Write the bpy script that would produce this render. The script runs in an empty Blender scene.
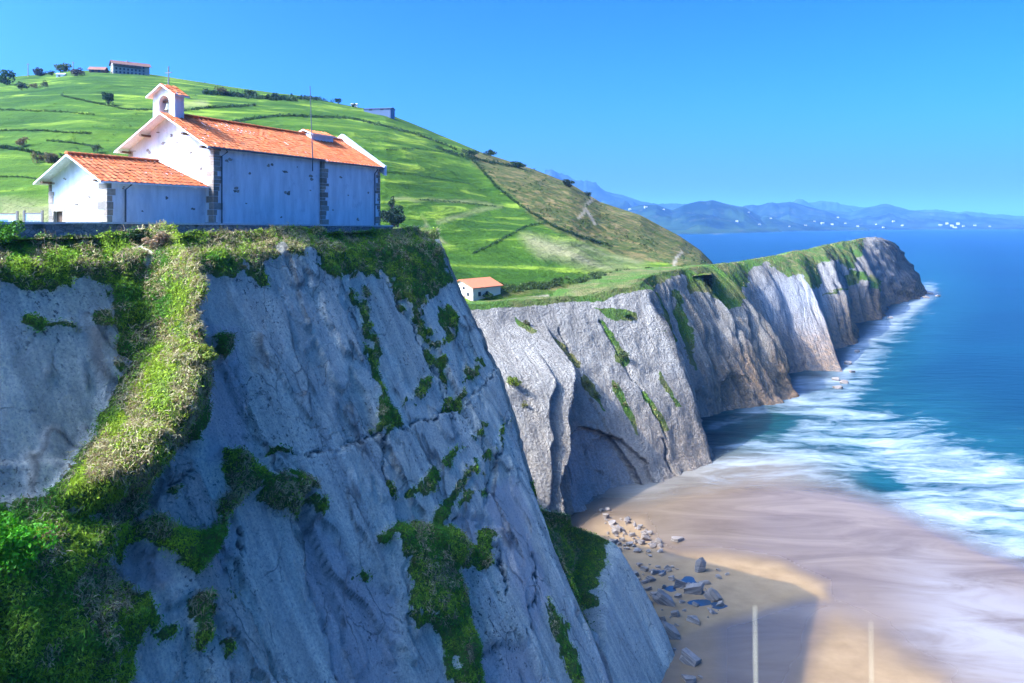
import bpy, bmesh, math, random
import numpy as np
from mathutils import Vector, Matrix
from mathutils.bvhtree import BVHTree

S = bpy.context.scene
COL = S.collection
rng = np.random.default_rng(7)
random.seed(7)
R = math.radians

# ------------------------------------------------------------------ camera
F, CX, HY, ZC = 803.0, 512.0, 222.0, 45.0      # focal length in pixels, optical axis, horizon row, eye height above the sea
cam = bpy.data.cameras.new('camera')
cam.sensor_width = 36.0
cam.lens = 36.0 * F / 1024.0
cam.shift_y = -(341.5 - HY) / 1024.0
cam.clip_start = 0.05
cam.clip_end = 80000
cam.dof.use_dof = True
cam.dof.focus_distance = 90.0
cam.dof.aperture_fstop = 2.8
co = bpy.data.objects.new('camera', cam)
COL.objects.link(co)
co.location = (0, 0, ZC)
co.rotation_euler = (R(90), 0, 0)
S.camera = co

# ------------------------------------------------------------------ light
SUN_DIR = Vector((-0.684, -0.205, 0.70)).normalized()      # towards the sun
SUN_EL = math.asin(SUN_DIR.z)
SUN_AZ = math.atan2(SUN_DIR.x, SUN_DIR.y)
W = bpy.data.worlds.new('World')
S.world = W
W.use_nodes = True
wn = W.node_tree
bg = wn.nodes['Background']
sky = wn.nodes.new('ShaderNodeTexSky')
sky.sky_type = 'NISHITA'
sky.sun_disc = False
sky.sun_elevation = SUN_EL
sky.sun_rotation = SUN_AZ
sky.altitude = 0
sky.air_density = 0.55
sky.dust_density = 4.2
sky.ozone_density = 10.0
hs = wn.nodes.new('ShaderNodeHueSaturation')
hs.inputs['Saturation'].default_value = 1.2
hs.inputs['Value'].default_value = 1.0
hs.inputs['Hue'].default_value = 0.486
wn.links.new(sky.outputs[0], hs.inputs['Color'])
gm = wn.nodes.new('ShaderNodeGamma')
gm.inputs['Gamma'].default_value = 1.66
wn.links.new(hs.outputs[0], gm.inputs['Color'])
wn.links.new(gm.outputs[0], bg.inputs['Color'])
bg.inputs['Strength'].default_value = 0.15
sl = bpy.data.lights.new('sun', 'SUN')
sl.energy = 4.0
sl.angle = R(0.5)
sl.color = (1.0, 0.93, 0.82)
so = bpy.data.objects.new('sun', sl)
COL.objects.link(so)
so.rotation_euler = (-SUN_DIR).to_track_quat('-Z', 'Y').to_euler()
S.view_settings.view_transform = 'Standard'
S.view_settings.look = 'None'
S.view_settings.gamma = 1.0
S.view_settings.exposure = 0.74
S.cycles.max_bounces = 6
S.cycles.diffuse_bounces = 4
S.cycles.glossy_bounces = 2
S.cycles.transparent_max_bounces = 8
S.cycles.volume_bounces = 0


# ------------------------------------------------------------------ helpers
def at(px, py, Y):
    return Vector(((px - CX) / F * Y, Y, ZC - (py - HY) / F * Y))


def on_z(px, py, z=0.0):
    return at(px, py, (ZC - z) * F / (py - HY))


def vnoise(x, y, seed=0):
    x = np.asarray(x, float); y = np.asarray(y, float)
    xi = np.floor(x).astype(np.int64); yi = np.floor(y).astype(np.int64)
    fx = x - xi; fy = y - yi
    fx = fx * fx * (3 - 2 * fx); fy = fy * fy * (3 - 2 * fy)

    def h(i, j):
        v = (i * 374761393 + j * 668265263 + seed * 1442695041) & 0xffffffff
        v = ((v ^ (v >> 13)) * 1274126177) & 0xffffffff
        v = ((v ^ (v >> 16)) * 2246822519) & 0xffffffff
        return ((v ^ (v >> 15)) & 0xffffffff) / 4294967295.0
    a, b, c, d = h(xi, yi), h(xi + 1, yi), h(xi, yi + 1), h(xi + 1, yi + 1)
    return (a * (1 - fx) + b * fx) * (1 - fy) + (c * (1 - fx) + d * fx) * fy


def fbm(x, y, seed=0, o=5, g=0.5):
    t = 0; a = 1; n = 0
    x = np.asarray(x, float); y = np.asarray(y, float)
    for k in range(o):
        t = t + a * (vnoise(x + 17.3 * k, y - 9.1 * k, seed + k) * 2 - 1)
        n += a; a *= g; x = x * 2.03; y = y * 2.03
    return t / n


def ss(a, b, x):
    t = np.clip((x - a) / (b - a), 0, 1)
    return t * t * (3 - 2 * t)


def seg_d(x, y, pts, closed=False):
    """distance to a polyline"""
    d = np.full(np.shape(x), 1e9)
    n = len(pts)
    for i in range(n if closed else n - 1):
        ax, ay = pts[i][:2]; bx, by = pts[(i + 1) % n][:2]
        dx, dy = bx - ax, by - ay
        t = np.clip(((x - ax) * dx + (y - ay) * dy) / (dx * dx + dy * dy + 1e-9), 0, 1)
        d = np.minimum(d, np.hypot(x - ax - t * dx, y - ay - t * dy))
    return d


def sdf(x, y, pts):
    """signed distance to a polygon, positive inside"""
    x = np.asarray(x, float); y = np.asarray(y, float)
    ins = np.zeros(np.shape(x), bool)
    n = len(pts)
    for i in range(n):
        ax, ay = pts[i]; bx, by = pts[(i + 1) % n]
        if ay != by:
            c = ((ay > y) != (by > y)) & (x < (bx - ax) * (y - ay) / (by - ay) + ax)
            ins ^= c
    d = seg_d(x, y, pts, True)
    return np.where(ins, d, -d)


def mesh_np(name, V, Fc, mat=None, attrs=None, cols=None, smooth=False, parent=None):
    """one mesh object from arrays; Fc is an (n,3) or (n,4) index array or a list of such arrays"""
    if not isinstance(Fc, (list, tuple)):
        Fc = [Fc]
    Fc = [np.asarray(f, np.int32) for f in Fc if len(f)]
    V = np.asarray(V, np.float32).reshape(-1, 3)
    me = bpy.data.meshes.new(name)
    me.vertices.add(len(V)); me.vertices.foreach_set('co', V.ravel())
    loops = np.concatenate([f.ravel() for f in Fc])
    tot = np.concatenate([np.full(len(f), f.shape[1], np.int32) for f in Fc])
    start = np.concatenate([[0], np.cumsum(tot)[:-1]]).astype(np.int32)
    me.loops.add(len(loops)); me.loops.foreach_set('vertex_index', loops)
    me.polygons.add(len(tot)); me.polygons.foreach_set('loop_start', start); me.polygons.foreach_set('loop_total', tot)
    me.polygons.foreach_set('use_smooth', np.full(len(tot), bool(smooth)))
    me.update(calc_edges=True)
    for k, a in (attrs or {}).items():
        me.attributes.new(k, 'FLOAT', 'POINT').data.foreach_set('value', np.asarray(a, np.float32).ravel())
    if cols is not None:
        c = np.asarray(cols, np.float32).reshape(-1, 3)
        c = np.concatenate([c, np.ones((len(c), 1), np.float32)], 1)
        me.attributes.new('Col', 'FLOAT_COLOR', 'POINT').data.foreach_set('color', c.ravel())
    if mat:
        me.materials.append(mat)
    o = bpy.data.objects.new(name, me)
    COL.objects.link(o)
    if parent:
        o.parent = parent
    return o


def grid_faces(n, m, flip=False):
    i = np.arange(n - 1)[:, None] * m + np.arange(m - 1)[None, :]
    f = np.stack([i, i + 1, i + m + 1, i + m], -1).reshape(-1, 4)
    return f[:, ::-1] if flip else f


class MB:
    """collects simple solids for one mesh"""
    def __init__(self):
        self.v = []; self.f = []; self.c = []

    def add(self, vs, fs, c=(1, 1, 1)):
        b = len(self.v)
        self.v += [tuple(p) for p in vs]
        self.f += [tuple(i + b for i in f) for f in fs]
        self.c += [c] * len(vs)
        return self

    def box(self, x0, x1, y0, y1, z0, z1, c=(1, 1, 1), M=None):
        vs = [Vector((x, y, z)) for z in (z0, z1) for x, y in ((x0, y0), (x1, y0), (x1, y1), (x0, y1))]
        if M is not None:
            vs = [M @ p for p in vs]
        return self.add(vs, [(3, 2, 1, 0), (4, 5, 6, 7), (0, 1, 5, 4), (1, 2, 6, 5), (2, 3, 7, 6), (3, 0, 4, 7)], c)

    def prism(self, poly, a0, a1, axis='x', c=(1, 1, 1)):
        """polygon in the plane across AXIS, pushed from a0 to a1 (poly counter-clockwise seen from +axis)"""
        n = len(poly)
        mk = (lambda a, p: (a, p[0], p[1])) if axis == 'x' else (lambda a, p: (p[0], a, p[1])) if axis == 'y' else (lambda a, p: (p[0], p[1], a))
        vs = [mk(a0, p) for p in poly] + [mk(a1, p) for p in poly]
        fs = [tuple(range(n))[::-1], tuple(range(n, 2 * n))] + [(i, (i + 1) % n, n + (i + 1) % n, n + i) for i in range(n)]
        return self.add(vs, fs, c)

    def tube(self, pts, r, seg=8, c=(1, 1, 1)):
        pts = [Vector(p) for p in pts]
        rs = r if isinstance(r, (list, tuple)) else [r] * len(pts)
        vs, fs = [], []
        for i, p in enumerate(pts):
            d = (pts[min(i + 1, len(pts) - 1)] - pts[max(i - 1, 0)]).normalized()
            a = d.cross(Vector((0, 0, 1)) if abs(d.z) < 0.9 else Vector((1, 0, 0))).normalized(); b = d.cross(a)
            for k in range(seg):
                t = 2 * math.pi * k / seg
                vs.append(p + (a * math.cos(t) + b * math.sin(t)) * rs[i])
        for i in range(len(pts) - 1):
            for k in range(seg):
                fs.append((i * seg + k, i * seg + (k + 1) % seg, (i + 1) * seg + (k + 1) % seg, (i + 1) * seg + k))
        fs.append(tuple(range(seg))[::-1]); fs.append(tuple(range((len(pts) - 1) * seg, len(pts) * seg)))
        return self.add(vs, fs, c)

    def lathe(self, prof, cx, cy, seg=16, c=(1, 1, 1)):
        vs = [(cx + r * math.cos(2 * math.pi * k / seg), cy + r * math.sin(2 * math.pi * k / seg), z) for r, z in prof for k in range(seg)]
        fs = [(i * seg + k, i * seg + (k + 1) % seg, (i + 1) * seg + (k + 1) % seg, (i + 1) * seg + k) for i in range(len(prof) - 1) for k in range(seg)]
        return self.add(vs, fs, c)

    def build(self, name, mat, parent=None, smooth=False, fix=True):
        me = bpy.data.meshes.new(name)
        me.from_pydata([tuple(p) for p in self.v], [], self.f)
        if smooth:
            me.polygons.foreach_set('use_smooth', [True] * len(me.polygons))
        at_ = me.attributes.new('Col', 'FLOAT_COLOR', 'POINT')
        at_.data.foreach_set('color', np.array([(*c, 1) for c in self.c], np.float32).ravel())
        if fix:
            bm = bmesh.new(); bm.from_mesh(me); bmesh.ops.recalc_face_normals(bm, faces=bm.faces); bm.to_mesh(me); bm.free()
        me.materials.append(mat)
        o = bpy.data.objects.new(name, me)
        COL.objects.link(o)
        if parent:
            o.parent = parent
        return o


def tag(o, label=None, cat=None, group=None, kind=None):
    if label: o['label'] = label
    if cat: o['category'] = cat
    if group: o['group'] = group
    if kind: o['kind'] = kind
    return o


def empty(name, loc, rz=0.0, sc=1.0):
    e = bpy.data.objects.new(name, None)
    e.empty_display_size = 0.5
    COL.objects.link(e)
    e.location = loc; e.rotation_euler = (0, 0, rz); e.scale = (sc, sc, sc)
    return e


# ------------------------------------------------------------------ materials
class NT:
    def __init__(self, name):
        self.m = bpy.data.materials.new(name)
        self.m.use_nodes = True
        self.t = self.m.node_tree
        self.b = self.t.nodes['Principled BSDF']
        self.out = self.t.nodes['Material Output']

    def n(self, typ, props=None, **ins):
        nd = self.t.nodes.new('ShaderNode' + typ)
        for k, v in (props or {}).items():
            setattr(nd, k, v)
        for k, v in ins.items():
            k = k.replace('_', ' ')
            s = nd.inputs[int(k[1:])] if k[0] == 'i' and k[1:].isdigit() else nd.inputs[k]
            self.set(s, v)
        return nd

    def set(self, s, v):
        if isinstance(v, bpy.types.NodeSocket):
            self.t.links.new(v, s)
        elif isinstance(v, bpy.types.Node):
            self.t.links.new(v.outputs[0], s)
        else:
            if isinstance(v, tuple) and len(v) == 3 and s.type == 'RGBA':
                v = (*v, 1)
            s.default_value = v

    def P(self, **k):
        for a, v in k.items():
            self.set(self.b.inputs[a.replace('_', ' ')], v)

    def pos(self, scale=(1, 1, 1), rot=(0, 0, 0), obj=False):
        src = self.n('TexCoord').outputs['Object'] if obj else self.n('NewGeometry').outputs['Position']
        return self.n('Mapping', Vector=src, Scale=scale, Rotation=rot).outputs[0]

    def noise(self, v, scale, detail=5.0, rough=0.55, dist=0.0):
        return self.n('TexNoise', Vector=v, Scale=scale, Detail=detail, Roughness=rough, Distortion=dist).outputs[0]

    def vor(self, v, scale, feature='F1', out=0, rand=1.0):
        return self.n('TexVoronoi', {'feature': feature}, Vector=v, Scale=scale, Randomness=rand).outputs[out]

    def ramp(self, fac, *stops):
        nd = self.n('ValToRGB', Fac=fac)
        e = nd.color_ramp.elements
        while len(e) < len(stops):
            e.new(0.5)
        for k, (p, c) in enumerate(stops):
            e[k].position = p
            e[k].color = (*c, 1) if isinstance(c, tuple) else (c, c, c, 1)
        return nd.outputs[0]

    def rng(self, v, a, b, c=0.0, d=1.0):
        return self.n('MapRange', Value=v, From_Min=a, From_Max=b, To_Min=c, To_Max=d).outputs[0]

    def math(self, op, a, b=0.0):
        return self.n('Math', {'operation': op}, i0=a, i1=b).outputs[0]

    def mix(self, f, a, b, mode='MIX'):
        nd = self.t.nodes.new('ShaderNodeMix')
        nd.data_type = 'RGBA'; nd.blend_type = mode
        self.set(nd.inputs[0], f); self.set(nd.inputs[6], a); self.set(nd.inputs[7], b)
        return nd.outputs[2]

    def attr(self, name, out='Fac'):
        return self.n('Attribute', {'attribute_name': name}).outputs[out]

    def bump(self, h, strength=0.5, dist=0.1, normal=None):
        k = dict(Height=h, Strength=strength, Distance=dist)
        if normal is not None:
            k['Normal'] = normal
        return self.n('Bump', **k).outputs[0]


def simple(name, col, rough=0.7, metal=0.0, var=0.15, scale=8.0):
    t = NT(name)
    f = t.noise(t.pos(obj=True), scale)
    t.P(Base_Color=t.mix(t.rng(f, .3, .7), tuple(c * (1 - var) for c in col), tuple(min(1, c * (1 + var)) for c in col)), Roughness=rough, Metallic=metal)
    return t.m


def leaf_mat(name, rough=0.6, trans=0.35, var=0.0):
    t = NT(name)
    c = t.attr('Col', 'Color')
    t.P(Base_Color=c, Roughness=rough)
    t.b.inputs['Specular IOR Level'].default_value = 0.25
    tr = t.n('BsdfTranslucent', Color=t.mix(1.0, c, (1.0, 1.0, 0.6), 'MULTIPLY'))
    mx = t.n('MixShader', i0=trans, i1=t.b.outputs[0], i2=tr.outputs[0])
    t.t.links.new(mx.outputs[0], t.out.inputs[0])
    return t.m


def rock_main():
    t = NT('grey_slab_rock')
    p = t.pos()
    sv = t.n('CombineXYZ', X=t.attr('along'), Y=t.attr('down'), Z=0.0).outputs[0]
    S_ = lambda a, b: t.n('Mapping', Vector=sv, Scale=(a, b, 1)).outputs[0]
    big = t.noise(S_(.16, .10), 1.0, 5)
    mid = t.noise(p, 0.9, 8, 0.68)
    fine = t.noise(p, 6.0, 8, 0.75)
    streak = t.noise(S_(1.5, .055), 1.0, 7, 0.62, 0.25)
    streak2 = t.noise(S_(.45, .04), 1.0, 6, 0.6, 0.3)
    col = t.ramp(big, (0.3, (0.88, 0.79, 0.55)), (0.5, (0.95, 0.86, 0.61)), (0.7, (0.98, 0.90, 0.66)))
    col = t.mix(t.rng(streak, .36, .64), t.mix(1.0, col, (0.78, 0.79, 0.81), 'MULTIPLY'), t.mix(1.0, col, (1.14, 1.14, 1.14), 'MULTIPLY'))
    col = t.mix(t.rng(streak2, .40, .58), t.mix(1.0, col, (0.78, 0.80, 0.84), 'MULTIPLY'), col)
    col = t.mix(t.rng(mid, .36, .60), t.mix(1.0, col, (0.88, 0.88, 0.89), 'MULTIPLY'), col)
    col = t.mix(t.rng(fine, .40, .58), t.mix(1.0, col, (0.76, 0.77, 0.78), 'MULTIPLY'), t.mix(1.0, col, (1.12, 1.12, 1.11), 'MULTIPLY'))
    ly = t.attr('layer')
    col = t.mix(1.0, col, t.ramp(ly, (0.0, (0.84, 0.86, 0.88)), (0.35, (0.95, 0.94, 0.93)), (0.6, (1.0, 1.0, 1.0)), (1.0, (0.97, 0.90, 0.86))), 'MULTIPLY')
    col = t.mix(t.math('MULTIPLY', t.attr('pink'), 0.62), col, t.mix(t.rng(fine, .3, .7), (0.50, 0.42, 0.37), (0.72, 0.62, 0.55)))
    # pale lichen specks, and dark pits gathered in patches
    sp = t.vor(t.n('VectorMath', {'operation': 'ADD'}, i0=p, i1=t.n('TexNoise', Vector=p, Scale=4.0, Detail=3.0).outputs[1]).outputs[0], 2.6)
    sp2 = t.math('MULTIPLY', t.rng(sp, 0.20, 0.12), t.rng(t.noise(p, 0.35, 4, .6), .44, .58))
    col = t.mix(t.math('MULTIPLY', sp2, 0.7), col, (0.72, 0.71, 0.66))
    pit = t.math('MULTIPLY', t.rng(t.noise(p, 3.4, 5, .65), .585, .63), t.rng(t.noise(S_(.2, .12), 1.0, 4), .44, .60))
    pit2 = t.math('MULTIPLY', t.rng(t.noise(p, 9.0, 3, .6), .62, .68), .7)
    col = t.mix(t.math('MULTIPLY', t.math('MAXIMUM', pit, pit2), 0.8), col, (0.085, 0.09, 0.075))
    hair = t.vor(t.n('Mapping', Vector=t.n('VectorMath', {'operation': 'ADD'}, i0=p, i1=t.n('TexNoise', Vector=p, Scale=.8, Detail=5.0).outputs[1]).outputs[0], Scale=(1, 1, .45)).outputs[0], .33, 'DISTANCE_TO_EDGE')
    hm = t.math('MULTIPLY', t.rng(hair, .018, .004), t.rng(t.noise(p, .3, 3), .45, .6))
    col = t.mix(t.math('MULTIPLY', hm, .45), col, (0.10, 0.10, 0.09))
    col = t.mix(t.attr('crack_shade'), col, (0.07, 0.07, 0.06))  # dark cracks, plus painted shadow lines at the step edges
    veg = t.attr('veg')
    soil = t.mix(t.rng(t.noise(p, 2.5, 4), .35, .65), (0.055, 0.13, 0.015), (0.15, 0.17, 0.03))
    vm = t.rng(t.math('ADD', veg, t.math('MULTIPLY', t.math('SUBTRACT', t.noise(p, 1.3, 8, .75), 0.5), 1.7)), .44, .56)
    col = t.mix(vm, col, soil)
    t.P(Base_Color=col, Roughness=0.85)
    t.b.inputs['Specular IOR Level'].default_value = 0.25
    hgt = t.math('ADD', t.math('MULTIPLY', mid, 0.8), t.math('MULTIPLY', fine, 0.7))
    hgt = t.math('SUBTRACT', hgt, t.math('MULTIPLY', t.math('MAXIMUM', pit, hm), .35))
    t.P(Normal=t.bump(hgt, 1.0, 0.45))
    return t.m


def rock_far():
    t = NT('pale_strata_rock')
    p = t.pos()
    big = t.noise(p, 0.05, 5)
    mid = t.noise(p, 0.35, 7, 0.65)
    vz = t.n('SeparateXYZ', Vector=p).outputs[2]
    col = t.ramp(big, (0.3, (0.40, 0.36, 0.285)), (0.5, (0.50, 0.45, 0.355)), (0.7, (0.57, 0.51, 0.40)))
    sv = t.n('CombineXYZ', X=t.attr('strat'), Y=t.math('MULTIPLY', vz, 0.02), Z=0.0).outputs[0]
    st = t.noise(sv, 0.9, 6, .7)
    stm = t.math('MULTIPLY', t.rng(st, .62, .36), t.attr('bedded'))
    col = t.mix(stm, col, t.mix(1.0, col, (0.60, 0.56, 0.52), 'MULTIPLY'))
    col = t.mix(t.math('MULTIPLY', t.attr('brown'), t.rng(mid, .25, .6, .55, 1)), col, t.mix(t.rng(st, .38, .62), (0.13, 0.10, 0.08), (0.34, 0.27, 0.20)))
    col = t.mix(t.rng(mid, .3, .6, .0, .8), t.mix(1.0, col, (0.74, 0.72, 0.70), 'MULTIPLY'), col)
    col = t.mix(t.math('MULTIPLY', t.attr('smooth'), .8), col, t.mix(t.rng(st, .35, .65), (0.40, 0.40, 0.38), (0.58, 0.56, 0.52)))
    fine0 = t.noise(p, 2.6, 7, .75)
    col = t.mix(t.rng(fine0, .38, .60), t.mix(1.0, col, (0.66, 0.65, 0.64), 'MULTIPLY'), t.mix(1.0, col, (1.12, 1.12, 1.11), 'MULTIPLY'))
    pit = t.math('MULTIPLY', t.rng(t.noise(p, 1.3, 4, .7), .60, .66), t.rng(t.noise(p, .06, 4), .42, .6))
    col = t.mix(t.math('MULTIPLY', pit, .75), col, (0.13, 0.12, 0.09))
    # orange-brown tide zone
    tide = t.math('MULTIPLY', t.attr('tide'), t.rng(mid, .25, .5, .55, 1))
    col = t.mix(tide, col, t.mix(t.rng(t.noise(p, 0.8, 5), .35, .65), (0.13, 0.085, 0.05), (0.46, 0.25, 0.10)))
    col = t.mix(t.attr('crack_shade'), col, (0.06, 0.055, 0.05))
    veg = t.attr('veg')
    soil = t.mix(t.rng(t.noise(p, 0.35, 5), .35, .65), (0.095, 0.125, 0.022), (0.22, 0.19, 0.06))
    soil = t.mix(t.rng(t.noise(p, 0.12, 4), .42, .6), soil, (0.085, 0.17, 0.018))
    vm = t.rng(t.math('ADD', veg, t.math('MULTIPLY', t.math('SUBTRACT', t.noise(p, 0.55, 8, .75), 0.5), 1.9)), .45, .57)
    col = t.mix(vm, col, soil)
    t.P(Base_Color=col, Roughness=0.9)
    t.b.inputs['Specular IOR Level'].default_value = 0.2
    fine = t.noise(p, 3.2, 7, .75)
    vv = t.vor(p, 1.9)
    hgt = t.math('ADD', t.math('MULTIPLY', mid, .55), t.math('MULTIPLY', vv, 0.40))
    hgt = t.math('ADD', hgt, t.math('MULTIPLY', st, t.rng(t.attr('bedded'), 0, 1, .15, 1.3)))
    hgt = t.math('ADD', hgt, t.math('MULTIPLY', fine, 0.75))
    t.P(Normal=t.bump(hgt, 1.0, 1.0))
    return t.m


def grass_hill():
    t = NT('pasture_grass')
    p = t.pos()
    big = t.noise(p, 0.012, 4)
    mid = t.noise(p, 0.06, 6, .6)
    fine = t.noise(p, 0.7, 6, .7)
    g = t.ramp(big, (0.3, (0.052, 0.125, 0.006)), (0.5, (0.098, 0.185, 0.008)), (0.7, (0.150, 0.235, 0.013)))
    g = t.mix(t.rng(mid, .35, .65), t.mix(1.0, g, (0.66, 0.72, 0.7), 'MULTIPLY'), g)
    g = t.mix(t.rng(fine, .3, .7, 0, .55), t.mix(1.0, g, (0.55, 0.6, 0.6), 'MULTIPLY'), g)
    cont = t.noise(t.pos((.03, .03, .26)), 1.0, 6, .65, .8)
    g = t.mix(t.rng(cont, .34, .52), t.mix(1.0, g, (0.40, 0.58, 0.5), 'MULTIPLY'), g)
    g = t.mix(t.math('MULTIPLY', t.rng(cont, .54, .66), .7), g, (0.27, 0.36, 0.03))
    tuss = t.rng(t.noise(p, .22, 6, .7), .55, .66)
    g = t.mix(t.math('MULTIPLY', tuss, .55), g, (0.05, 0.12, 0.008))
    g = t.mix(t.math('MULTIPLY', t.attr('pale'), t.rng(mid, .4, .6, .3, 1)), g, (0.24, 0.22, 0.09))
    heath = t.mix(t.rng(t.noise(p, 0.10, 6, .7), .38, .6), (0.070, 0.075, 0.016), (0.225, 0.155, 0.052))
    heath = t.mix(t.rng(t.noise(p, 0.25, 6, .7), .42, .56), heath, (0.060, 0.080, 0.014))
    g = t.mix(t.attr('heath'), g, heath)
    g = t.mix(t.attr('path'), g, (0.27, 0.225, 0.14))
    t.P(Base_Color=g, Roughness=0.9)
    t.b.inputs['Specular IOR Level'].default_value = 0.1
    hgt = t.math('ADD', t.math('MULTIPLY', mid, 3.0), t.math('MULTIPLY', fine, 0.6))
    t.P(Normal=t.bump(t.math('ADD', hgt, t.math('MULTIPLY', cont, 2.0)), 0.9, 1.2))
    return t.m


def sand_mat():
    t = NT('beach_sand')
    p = t.pos()
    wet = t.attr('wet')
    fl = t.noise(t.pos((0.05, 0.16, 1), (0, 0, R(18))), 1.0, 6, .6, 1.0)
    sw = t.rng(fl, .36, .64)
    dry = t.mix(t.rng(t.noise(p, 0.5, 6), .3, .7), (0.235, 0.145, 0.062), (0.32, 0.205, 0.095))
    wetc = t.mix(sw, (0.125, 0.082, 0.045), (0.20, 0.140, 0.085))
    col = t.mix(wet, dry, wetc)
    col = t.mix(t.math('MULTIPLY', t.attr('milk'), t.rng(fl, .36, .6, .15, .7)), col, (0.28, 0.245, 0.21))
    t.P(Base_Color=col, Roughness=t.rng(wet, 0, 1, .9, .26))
    hgt = t.math('ADD', t.noise(p, 1.2, 6, .65), t.math('MULTIPLY', fl, 2.0))
    t.P(Normal=t.bump(hgt, 0.25, 0.08))
    return t.m


def sea_mat():
    t = NT('sea_water')
    p = t.pos()
    shore = t.attr('shore'); foam = t.attr('foam'); teal = t.attr('teal')
    warp = t.noise(t.pos((0.03, 0.05, 1)), 1.0, 4)
    pw = t.n('VectorMath', {'operation': 'ADD'}, i0=t.pos((0.055, 0.17, 1), (0, 0, R(-14))), i1=t.n('Combine' + 'XYZ', X=t.math('MULTIPLY', warp, 1.6), Y=t.math('MULTIPLY', warp, 2.6)).outputs[0]).outputs[0]
    f1 = t.noise(pw, 1.0, 9, .66, 0.8)
    f2 = t.noise(pw, 3.2, 7, .7, 1.2)
    f3 = t.noise(pw, 8.0, 6, .7, 1.0)
    fm = t.math('ADD', t.math('ADD', t.math('MULTIPLY', f1, .55), t.math('MULTIPLY', f2, .33)), t.math('MULTIPLY', f3, .12))
    fmask = t.math('MULTIPLY', t.rng(t.math('ADD', fm, t.math('MULTIPLY', foam, 0.33)), .64, .88), .95)
    col = t.mix(t.rng(t.noise(t.pos((0.004, 0.02, 1)), 1.0, 5), .35, .65), (0.001, 0.017, 0.024), (0.002, 0.032, 0.042))
    col = t.mix(teal, col, t.mix(t.rng(f1, .35, .65), (0.002, 0.032, 0.036), (0.010, 0.075, 0.076)))
    col = t.mix(t.attr('brown'), col, t.mix(t.rng(f1, .35, .65), (0.20, 0.165, 0.12), (0.30, 0.26, 0.20)))
    col = t.mix(fmask, col, (0.36, 0.40, 0.41))
    t.P(Base_Color=col, Roughness=t.rng(fmask, 0, 1, .30, .8))
    t.b.inputs['IOR'].default_value = 1.33
    t.b.inputs['Specular IOR Level'].default_value = 0.18
    wv = t.math('ADD', t.noise(t.pos((0.10, 0.35, 1), (0, 0, R(-10))), 1.0, 6, .6), t.math('MULTIPLY', fm, 0.7))
    t.P(Normal=t.bump(wv, 0.35, 0.6))
    tr = t.n('BsdfTransparent')
    a = t.rng(t.math('ADD', shore, t.math('MULTIPLY', t.math('SUBTRACT', f1, .5), .5)), 0.0, 1.0)
    mx = t.n('MixShader', i0=a, i1=tr.outputs[0], i2=t.b.outputs[0])
    t.t.links.new(mx.outputs[0], t.out.inputs[0])
    return t.m


def plaster():
    t = NT('white_plaster')
    p = t.pos(obj=True)
    st = t.noise(t.pos((1.2, 1.2, 0.25), obj=True), 1.0, 6, .65)
    b = t.noise(p, 0.35, 4)
    col = t.mix(t.rng(st, .38, .62), (0.60, 0.60, 0.58), (0.76, 0.76, 0.74))
    dirt = t.math('MULTIPLY', t.rng(t.noise(p, 1.3, 6, .7), .52, .66), t.rng(b, .45, .62))
    col = t.mix(t.math('MULTIPLY', dirt, .55), col, (0.36, 0.37, 0.38))
    t.P(Base_Color=col, Roughness=0.9, Normal=t.bump(t.noise(p, 6, 6, .7), .4, .03))
    return t.m


def tile_mat():
    t = NT('terracotta_tile')
    c = t.attr('Col', 'Color')
    p = t.pos(obj=True)
    f = t.noise(p, 2.2, 5, .7)
    col = t.mix(t.rng(f, .35, .7, 0, .6), c, t.mix(1.0, c, (0.75, 0.72, 0.72), 'MULTIPLY'))
    lich = t.rng(t.noise(p, 5, 5, .7), .6, .72)
    col = t.mix(t.math('MULTIPLY', lich, .35), col, (0.45, 0.32, 0.20))
    t.P(Base_Color=col, Roughness=0.85)
    return t.m


def stone_block():
    t = NT('quoin_stone')
    c = t.attr('Col', 'Color')
    f = t.noise(t.pos(obj=True), 5, 6, .7)
    t.P(Base_Color=t.mix(t.rng(f, .3, .7), t.mix(1.0, c, (0.6, 0.6, 0.6), 'MULTIPLY'), c), Roughness=.9, Normal=t.bump(f, .6, .05))
    return t.m


def rubble_wall():
    t = NT('rubble_stonework')
    p = t.pos()
    pm = t.n('Mapping', Vector=p, Scale=(1, 1, 1.5)).outputs[0]
    e = t.vor(pm, 2.6, 'DISTANCE_TO_EDGE')
    cc = t.n('TexVoronoi', Vector=pm, Scale=2.6).outputs[1]
    g = t.n('RGBToBW', Color=cc).outputs[0]
    col = t.mix(g, (0.17, 0.16, 0.14), (0.36, 0.34, 0.30))
    col = t.mix(t.rng(e, 0.0, 0.07, 1, 0), col, (0.10, 0.095, 0.085))
    col = t.mix(t.rng(t.noise(p, 1.1, 6, .7), .52, .62, 0, .8), col, (0.045, 0.06, 0.02))
    t.P(Base_Color=col, Roughness=.9, Normal=t.bump(t.math('ADD', e, t.math('MULTIPLY', t.noise(p, 6, 5), .3)), .9, .12))
    return t.m


def beach_rock():
    t = NT('layered_beach_rock')
    p = t.pos(obj=True)
    w = t.noise(t.n('Mapping', Vector=p, Scale=(.5, .5, 5)).outputs[0], 1.3, 6, .65)
    col = t.mix(t.rng(w, .35, .65), (0.13, 0.112, 0.095), (0.40, 0.335, 0.265))
    oi = t.n('ObjectInfo').outputs['Random']
    col = t.mix(t.rng(oi, 0, 1, 0, .6), col, (0.27, 0.205, 0.14))
    t.P(Base_Color=col, Roughness=.85, Normal=t.bump(t.math('ADD', w, t.noise(p, 3, 6, .7)), .9, .2))
    return t.m


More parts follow.
